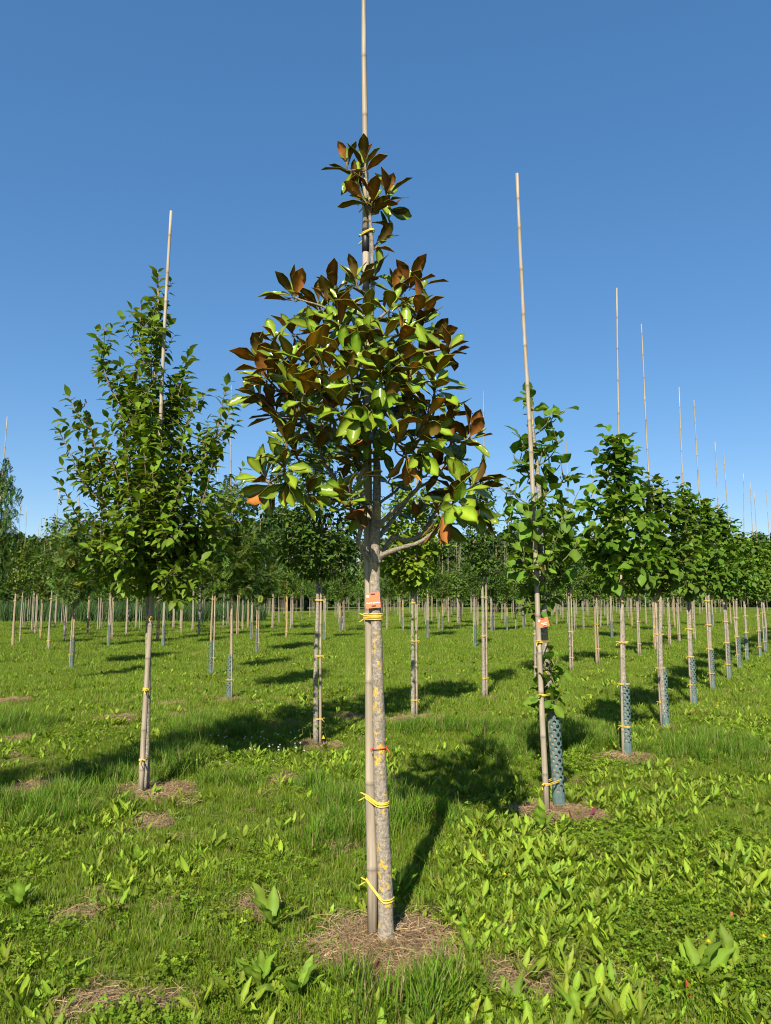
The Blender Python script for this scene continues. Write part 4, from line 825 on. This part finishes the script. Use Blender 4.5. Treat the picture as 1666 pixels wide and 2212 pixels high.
for k, (dx, dy) in enumerate(((-3.18, 4.42), (-4.3, 2.7))):  # the row goes on outside the picture and shades the grass in it
    row_tree(0, 0, 'hornbeam', 'leafy young tree of the middle row standing just outside the left edge', 'bamboo stake standing just outside the left edge', 'trees beside the left edge', .95, xy=(dx, dy), girth=.8)
MIDX = [(495, 1510, 'sorbus', 'rowan-like feathery tree with lichened trunk just right of the bird cherry', .88, 'teal perforated guard on the lichened trunk right of the bird cherry', (503, 800)), (455, 1461, 'oak', 'young tree on a thin trunk between bird cherry and rowan', 1.0, 'slim guard behind the stake between bird cherry and rowan', None), (155, 1445, 'sophora', 'feathery tree with yellowish flower clusters left of the bird cherry', 1.0, 'dark guard on the feathery yellowish tree left of the bird cherry', (172, 1000)),
        (106, 1408, 'linden', 'narrow column of heart-shaped leaves near the left edge', 1.12, None, (124, 1078)), (554, 1412, 'sophora', 'feathery yellowish tree with teal guard right of the rowan', .98, 'teal guard right of the rowan-like tree on open grass', (562, 1090)), (-22, 1500, 'sorbus', 'feathery rowan cut off by the left edge', .98, None, (18, 855))]
for x, y, kd, lab, sc, gd, tp in MIDX:
    row_tree(x, y, kd, lab, 'bamboo stake of the ' + ' '.join(lab.split()[:12]), 'trees on the open grass at the left', sc, gd, 1 if x > 300 else -1, 2, topx=tp, girth=.42 if x < 0 else .9)
MID = [(28, 1401, 0), (43, 1391, 0), (75, 1372, 0), (88, 1381, 0), (68, 1366, 0), (139, 1388, 0), (188, 1374, 0), (120, 1357, 0), (235, 1399, 1), (240, 1384, 0), (273, 1375, 0), (294, 1357, 0), (341, 1387, 0), (353, 1397, 1), (374, 1360, 0), (392, 1372, 0), (415, 1366, 0), (430, 1379, 0), (512, 1375, 0), (483, 1358, 0), (525, 1363, 0), (536, 1358, 0), (542, 1384, 1), (588, 1360, 0), (618, 1380, 0), (632, 1352, 0), (700, 1384, 1), (735, 1368, 1), (744, 1359, 0),
       (836, 1363, 0), (870, 1365, 1), (902, 1350, 0), (924, 1380, 1), (956, 1363, 1), (969, 1347, 0), (988, 1349, 0), (996, 1346, 0), (1027, 1398, 1), (1063, 1365, 1), (1096, 1363, 1), (1132, 1359, 1), (1322, 1381, 1), (1366, 1355, 0), (1396, 1350, 0), (1412, 1364, 1), (1459, 1357, 0), (1500, 1352, 0), (1540, 1356, 1), (1580, 1350, 0), (-60, 1380, 0), (-30, 1365, 0), (1700, 1365, 0), (1740, 1372, 0)]
ZONE = lambda x: 'left of bird cherry' if x < 310 else 'right of bird cherry' if x < 560 else 'left of evergreen magnolia' if x < 830 else 'right of evergreen magnolia' if x < 1185 else 'behind the right row'
PXOF = lambda x, y: CX + x / y * F_PX
LOOK = dict(oak='round-crowned tree', linden='narrow tree', sophora='feathery yellowish tree', hornbeam='dense dark tree', sorbus='feathery bluish tree', pear='slim dark tree', redbud='light green tree')
mk = ['oak', 'linden', 'hornbeam', 'oak', 'sophora', 'pear', 'redbud', 'hornbeam']
for k, (x, y, gd) in enumerate(MID):
    half = ZONE(x); dep = 'nearer' if y > 1370 else 'farther'; kd = mk[(k * 5 + k // 3) % 8]
    row_tree(x, y, kd, f'small {LOOK[kd]} in the {dep} rows across the grass, {half}' + (', guarded' if gd else ''), f'thin stake of {LOOK[kd]} in the {dep} rows, {half}' + (', guarded' if gd else ''), 'trees across the open grass', RNG.uniform(.84, 1.1), f'small teal guard in the {dep} rows across the grass, {half}' if gd else None, RNG.choice((-1, 1)), 2)

# ------------------------------------------------------------------ far rows
rf = np.random.default_rng(44); cnt = 0; spots = []
for rr in range(-3, 40):
    for k in range(-30, 60):
        q = MAIN[:2] + ND * 3.05 * rr + UD * 2.07 * k + rf.normal(0, .12, 2)
        if q[1] < 33 or q[1] > 95 or abs(q[0]) > q[1] * .60 + 1: continue
        if q[0] < -.18 * q[1] and q[1] > 44: continue       # the reeds stand here
        if rr <= 2 and q[1] < 60: continue
        if rf.random() < .5: continue
        spots.append(q)
spots.sort(key=lambda q: q[1])
for q in spots[:200]:
    crown, trunk = KIND[('far_oak', 'far_slim', 'far_light', 'far_oak', 'far_slim')[rf.integers(5)]]; s = rf.uniform(.8, 1.12); grp = 'distant rows of young trees'
    t = thing('young_tree', 'tiny distant young tree in the far rows before the wood, ' + ZONE(PXOF(*q)), 'tree', (q[0], q[1], 0), rf.uniform(0, 6.28), grp + ', ' + ZONE(PXOF(*q))); t.scale = (s, s, s * rf.uniform(.9, 1.1)); link('trunk', trunk, t); link('crown', crown, t)
    o = link('bamboo_stake', POLES[rf.integers(4)], None, (q[0] + .07, q[1] + .03, 0)); o.scale = (.8, .8, rf.uniform(.75, 1.02)); tag(o, 'tiny distant bamboo stake in the far rows before the wood, ' + ZONE(PXOF(*q)), 'stake', 'distant rows of stakes, ' + ZONE(PXOF(*q)))
mb = MB(); cb = MB()
for q in spots[200:]:
    s = rf.uniform(.8, 1.1); mb.add(*tube(np.array([(q[0], q[1], 0), (q[0], q[1], 2.2)]), [.03, .02], 4)); mb.add(*tube(np.array([(q[0] + .1, q[1], 0), (q[0] + .1, q[1], 4.6 * s)]), [.02, .012], 4))
    m = 240; O = np.stack([rf.normal(0, .26, m) + q[0], rf.normal(0, .26, m) + q[1], 2.35 + rf.normal(0, .42, m)], 1); T, F = SMALL; V, Fs = place(T, F, O, nrm(rf.normal(0, 1, (m, 3))), nrm(rf.normal(0, .5, (m, 3)) + (0, 0, .8)), rf.uniform(.14, .24, m)); cb.add(V, Fs, 0, np.repeat(leafcols(m, MD, rf), len(T), 0))
if mb.n:
    o = mb.build('distant_trunks', M['bamboo']); tag(o, 'hazy mass of thin trunks and stakes in the farthest rows', None, None, 'stuff')
    o = cb.build('distant_foliage', M['leaf']); tag(o, 'hazy mass of small crowns in the farthest rows', None, None, 'stuff')
print('far spots', len(spots))

# ------------------------------------------------------------------ wood behind, reeds, crane
def big_tree(seed, h, rw, base):
    rng = np.random.default_rng(seed); mb = MB(); O, N = [], []
    for _ in range(46):
        t = rng.uniform(.14, 1); a = rng.uniform(0, 6.28); R = rw * (1 - ((t - .45) / .62) ** 2) ** .5 if abs(t - .45) < .62 else .1 * rw
        c = np.array((R * math.cos(a) * rng.uniform(.4, 1), R * math.sin(a) * rng.uniform(.4, 1), h * t * .97)); k = 95; s = rng.uniform(.55, 1.15) * h * .075
        v = nrm(rng.normal(0, 1, (k, 3))); O.append(c + v * s * rng.uniform(.5, 1.1, (k, 1)) * (1.2, 1.2, .8)); N.append(nrm(v + (0, 0, .7) + rng.normal(0, .4, (k, 3))))
    O, N = np.concatenate(O), np.concatenate(N); T, F = SMALL; m = len(O); V, Fs = place(T, F, O, nrm(rng.normal(0, 1, (m, 3))), N, rng.uniform(.035, .06, m) * h, np.full(m, 1.6)); mb.add(V, Fs, 0, np.repeat(leafcols(m, base, rng, .2), len(T), 0))
    tb = MB(); tb.add(*tube(np.array([(0, 0, -.1), (.1, 0, h * .4), (0, .1, h * .85)]), [h * .022, h * .015, .03], 7))
    for q in range(9):
        a = rng.uniform(0, 6.28); z = rng.uniform(.2, .7) * h; tb.add(*tube(resample([(0, 0, z), (rw * .4 * math.cos(a), rw * .4 * math.sin(a), z + h * .08), (rw * .8 * math.cos(a), rw * .8 * math.sin(a), z + h * .2)], 5), np.linspace(h * .009, .03, 5), 5))
    return mb.mesh('crown', M['leaf']), tb.mesh('trunk', M['twig'])
BT = [big_tree(200 + k, 10.0, rw, c) for k, (rw, c) in enumerate(((3.4, (.062, .105, .03)), (2.6, (.055, .1, .028)), (3.9, (.066, .115, .03))))]
def wood(x, y, h, label, grp):
    c, t = BT[rf.integers(3)]; o = thing('woodland_tree', label, 'tree', (x, y, 0), rf.uniform(0, 6.28), grp); s = h / 10; o.scale = (s * rf.uniform(.9, 1.2), s * rf.uniform(.9, 1.2), s); link('trunk', t, o); link('crown', c, o)
for x in np.arange(-90, 94, 3.4):
    y = 126 + rf.normal(0, 6); wood(x + rf.normal(0, .8), y, rf.uniform(10, 13), 'dark tree in the closed wood edge on the horizon, ' + ZONE(PXOF(x, 130)), 'trees of the far wood edge, ' + ZONE(PXOF(x, 130)))
for x in np.arange(-96, 98, 4.5): wood(x + rf.normal(0, 1), 140 + rf.normal(0, 3), rf.uniform(11, 13.5), 'dark tree in the closed wood edge on the horizon, ' + ZONE(PXOF(x, 130)), 'trees of the far wood edge, ' + ZONE(PXOF(x, 130)))
for px, y, h in ((560, 88, 11.5), (590, 84, 10.5), (525, 92, 9.5), (625, 86, 12.0), (660, 92, 11.5), (700, 95, 10), (480, 95, 9.2)):
    wood(at(px, 1300, y)[0], y, h, 'taller tree of the grove rising left of the evergreen magnolia trunk', 'taller grove behind the rows')
for px, y, h in ((1075, 80, 9.0), (1060, 86, 8.6), (1110, 90, 9.5)):
    wood(at(px, 1300, y)[0], y, h, 'taller tree of the far group left of the tagged right-row magnolia', 'taller far group behind the rows')
ug = np.random.default_rng(91); m = 26000; x = ug.uniform(-110, 110, m); y = ug.uniform(117, 123, m); z = ug.random(m) ** 1.3 * (2.2 + 2.2 * fbm(x * .12, y * 0, 12)); T, F = SMALL
V, Fs = place(T, F, np.stack([x, y, z], 1), nrm(ug.normal(0, 1, (m, 3))), nrm(ug.normal(0, .5, (m, 3)) + (0, -.6, .6)), ug.uniform(.5, .9, m))
o = MB().add(V, Fs, 0, np.repeat(leafcols(m, (.055, .095, .02), ug), len(T), 0)).build('undergrowth', M['leaf']); tag(o, 'dark low undergrowth along the foot of the far wood', None, None, 'stuff')
re = np.random.default_rng(66); m = 15000; y = re.uniform(47, 53, m); x = re.uniform(-36, -8.5, m) - (y - 50) * .3; h = re.uniform(.7, 1.5, m); T = np.array([(0, -.5, 0), (0, .5, 0), (.55, .42, .02), (.55, -.42, .02), (1, 0, .22)]); Fr = [np.array([(0, 1, 2, 3)]), np.array([(3, 2, 4)])]
D = nrm(np.stack([re.normal(0, .18, m), re.normal(0, .18, m), np.ones(m)], 1)); V, Fs = place(T, Fr, np.stack([x, y, 0 * x], 1), D, nrm(np.stack([re.normal(0, 1, m), re.normal(0, 1, m), 0 * x], 1)), h, np.full(m, .045) / h * 1.0)
o = MB().add(V, Fs, 0, np.repeat(leafcols(m, (.07, .13, .04), re), 5, 0)).build('reeds', M['veg']); tag(o, 'strip of tall blue-green reeds behind the rows at the left', None, None, 'stuff')
cr = thing('harbour_crane', 'tiny grey lattice crane far off above the left treeline', 'crane', (float(at(128, 1250, 420)[0]), 420, 0)); c0 = np.array(cr.location)
def lattice(A, Bp, wv, n):
    mb = MB(); A, Bp = np.array(A, float), np.array(Bp, float); ax = nrm(Bp - A); u = nrm(np.cross(ax, (0, 1, .01))); P = [[A + (Bp - A) * q / n + u * s * wv for q in range(n + 1)] for s in (-1, 1)]
    for s in (0, 1): mb.add(*tube(np.array(P[s]), .22, 4))
    for q in range(n): mb.add(*tube(np.array([P[q % 2][q], P[(q + 1) % 2][q + 1]]), .14, 4))
    return mb
lattice((0, 0, 0), (0, 0, 34), 1.6, 14).build('mast', M['crane'], cr); jt = at(166, 1151, 420) - c0; lattice((0, 0, 34), tuple(jt), .9, 10).build('jib', M['crane'], cr); MB().add(*tube(np.array([(-3, 0, 44), tuple(jt)]), .1, 4)).add(*tube(np.array([(0, 0, 33), (-3, 0, 44)]), .2, 4)).build('stay', M['crane'], cr)

# ------------------------------------------------------------------ single plants, flowers and fallen leaves
rd = np.random.default_rng(77)
DL = []
for k in range(5):
    sp = weed_leaf(rd.uniform(.24, .33), rd.uniform(.15, .45), .6, rd.uniform(.03, .14), k * 1.4, 11); c = np.array((.13, .21, .014)) * rd.uniform(.8, 1.15)
    DL.append(MB().add(sp[0], sp[1], 0, np.where((np.arange(len(sp[0])) % 3 == 1)[:, None], c * 1.5 + .02, c)).mesh('leaf', M['veg']))
sp = leaf_shape(7, .34, .2, .3, .3, .6, stalk=.1); DR = MB().add(sp[0], sp[1], 0, np.array((.12, .022, .035))).mesh('leaf', M['veg'])
DOCK = [(588, 2010, 9, .22, 'large dock plant with upright leaves left of the evergreen magnolia base'), (640, 2165, 9, .17, 'dock plant at the lower edge left of the straw patch'), (560, 2150, 8, .16, 'dock plant in low weeds near the lower edge, left of the straw'), (1510, 2130, 8, .21, 'sprawling dock plant near the lower right edge beside the brown leaf'), (1590, 2110, 7, .18, 'dock plant in the lower right corner beside the buttercup'),
        (1170, 1800, 8, .20, 'dock plant at the foot of the tagged right-row magnolia, stake side'), (1205, 1812, 6, .15, 'dock plant before the guard of the tagged right-row magnolia'), (255, 1752, 7, .17, 'dock plant left of the bird cherry base'), (330, 1730, 6, .15, 'small dock plant right of the bird cherry base'), (865, 1945, 7, .16, 'shaded dock plant right behind the evergreen magnolia base'), (30, 1975, 8, .2, 'dock plant at the left edge of the foreground'), (1110, 2190, 8, .15, 'dock plant at the lower edge right of the straw patch'), (1255, 2200, 7, .14, 'dock plant at the lower edge below the right grass'), (720, 1790, 7, .15, 'dock plant in the grass left of the evergreen magnolia stake')]
for x, y, n, L_, lab in DOCK:
    p = on_ground(x, y); t = thing('dock_plant', lab, 'plant', (p[0], p[1], float(gh(p[0], p[1]))), rd.uniform(0, 6.28), 'dock plants in the grass')
    for k in range(n):
        a = 2.4 * k + rd.normal(0, .3); el = rd.uniform(.75, 1.45); d = np.array((math.cos(a) * math.cos(el), math.sin(a) * math.cos(el), math.sin(el))); n0 = np.array((-d[0], -d[1], .9)) + rd.normal(0, .3, 3); s_ = nrm(np.cross(n0, d)); n_ = np.cross(d, s_); q = L_ * rd.uniform(.6, 1.15)
        o = link('leaf', DL[rd.integers(5)] if rd.random() > .0 else DR, t); o.matrix_basis = Matrix(((d[0] * q, s_[0] * q, n_[0] * q, 0), (d[1] * q, s_[1] * q, n_[1] * q, 0), (d[2] * q, s_[2] * q, n_[2] * q, 0), (0, 0, 0, 1)))
def dead_leaf(px, py, L_, col, lab, up=.05, yaw=0.0):
    p = on_ground(px, py); V, F = leaf_shape(6, .4, .35, -.15, .2, .5, stalk=.05); F = F[0]; mb = MB().add(V, F, 0, np.array(col)).add(V - (0, 0, .015), F[:, ::-1], 0, np.array(col) * .8)
    o = mb.build('fallen_leaf', M['straw']); o.location = (p[0], p[1], float(gh(p[0], p[1])) + up); o.scale = (L_,) * 3; o.rotation_euler = (rd.uniform(.2, .7), rd.uniform(-.9, -.4), yaw); tag(o, lab, 'leaf', 'fallen dead leaves')
dead_leaf(1614, 2015, .09, (.42, .15, .06), 'orange-brown fallen leaf in the weeds near the right edge', .06, 2.3); dead_leaf(1493, 2175, .075, (.20, .045, .015), 'dark rust fallen leaf standing in grass at the lower right', .03, 1.6)
dead_leaf(803, 2112, .05, (.16, .04, .02), 'small reddish dead leaf on the soil before the evergreen magnolia', .035, .4); dead_leaf(1236, 1790, .08, (.12, .025, .035), 'purple dead leaf on the straw right of the nearest guard', .05, 1.9); dead_leaf(1275, 1778, .08, (.12, .025, .035), 'purple leaf farther right on the straw by the nearest guard', .05, .3); dead_leaf(1578, 2010, .04, (.35, .08, .07), 'small pinkish fallen leaf beside the orange-brown one', .05, .8)
def flower_mesh(col, r_, n, stem):
    mb = MB(); O = np.zeros((n, 3)) + (0, 0, stem); a = np.arange(n) * 2.4; e = np.linspace(.1, 1.3, n); D = np.stack([np.cos(a) * np.cos(e), np.sin(a) * np.cos(e), np.sin(e)], 1); T, F = leaf_shape(3, .6, .2, -.1, 0, .6, stalk=0); V, Fs = place(T, F, O, D, np.tile((0, 0, 1.), (n, 1)) - D * .5, np.full(n, r_)); mb.add(V, Fs, 0, np.array(col)); mb.add(*tube(np.array([(0, 0, 0), (.004, 0, stem * .5), (0, 0, stem)]), .0012, 4), col=np.array((.1, .17, .03))); return mb.mesh('flower', M['petal'])
CLO = flower_mesh((.78, .74, .68), .013, 22, .11); YEL = flower_mesh((.80, .52, .02), .013, 8, .13)
for k in range(38):
    px, py = (rd.uniform(465, 655), rd.uniform(1596, 1650)) if k < 30 else (rd.uniform(280, 620), rd.uniform(1590, 1700)); p = on_ground(px, py); o = link('clover_flower', CLO, None, (p[0], p[1], float(gh(p[0], p[1])))); o.rotation_euler = (rd.normal(0, .15), rd.normal(0, .15), rd.uniform(0, 6)); tag(o, 'white clover head in the grass between bird cherry and dark hornbeam', 'flower', 'white clover heads')
for k in range(22):
    px, py = rd.uniform(1480, 1585), rd.uniform(1535, 1560); p = on_ground(px, py); o = link('yellow_flower', YEL, None, (p[0], p[1], float(gh(p[0], p[1])))); tag(o, 'small yellow flower in the patch below the fourth right-row trunk', 'flower', 'yellow flowers by the right row')
for px, py, lab in ((1535, 2120, 'yellow buttercup beside the dock plants at the lower right'), (1655, 2110, 'yellow buttercup at the right edge of the foreground'), (1045, 1915, 'yellow buttercup right of the evergreen magnolia shadow'), (1092, 1960, 'lone yellow buttercup among low leaves right of the magnolia base'), (896, 1910, 'yellow buttercup just behind the evergreen magnolia base')):
    p = on_ground(px, py); o = link('buttercup', YEL, None, (p[0], p[1], float(gh(p[0], p[1])) + .02)); tag(o, lab, 'flower', 'yellow buttercups')

rs = np.random.default_rng(123); p = on_ground(690, 1604); t = thing('root_sprouts', 'yellow-green sprouts at the foot of the dark hornbeam left of the evergreen magnolia', 'sprouts', (p[0], p[1] - .05, 0))
for k in range(9):
    a = rs.uniform(0, 6.28); h = rs.uniform(.18, .5); b = np.array((rs.normal(0, .07), rs.normal(0, .05), 0)); P = resample([b, b + (.04 * math.cos(a), .04 * math.sin(a), h * .5), b + (.09 * math.cos(a), .09 * math.sin(a), h)], 8)
    MB().add(*tube(P, np.linspace(.004, .002, 8), 5)).build('stem', M['shoot'], t); O, D, N = leaves_on([P], rs, .05, .25, .9, .3, .3); T, F = ROUND; V, Fs = place(T, F, O, D, N, .07 * rs.uniform(.6, 1.2, len(O)))
    MB().add(V, Fs, 0, np.repeat(leafcols(len(O), (.14, .2, .014), rs, .2, (.42, .36, .02), .25), len(T), 0)).build('foliage', M['leaf'], t)
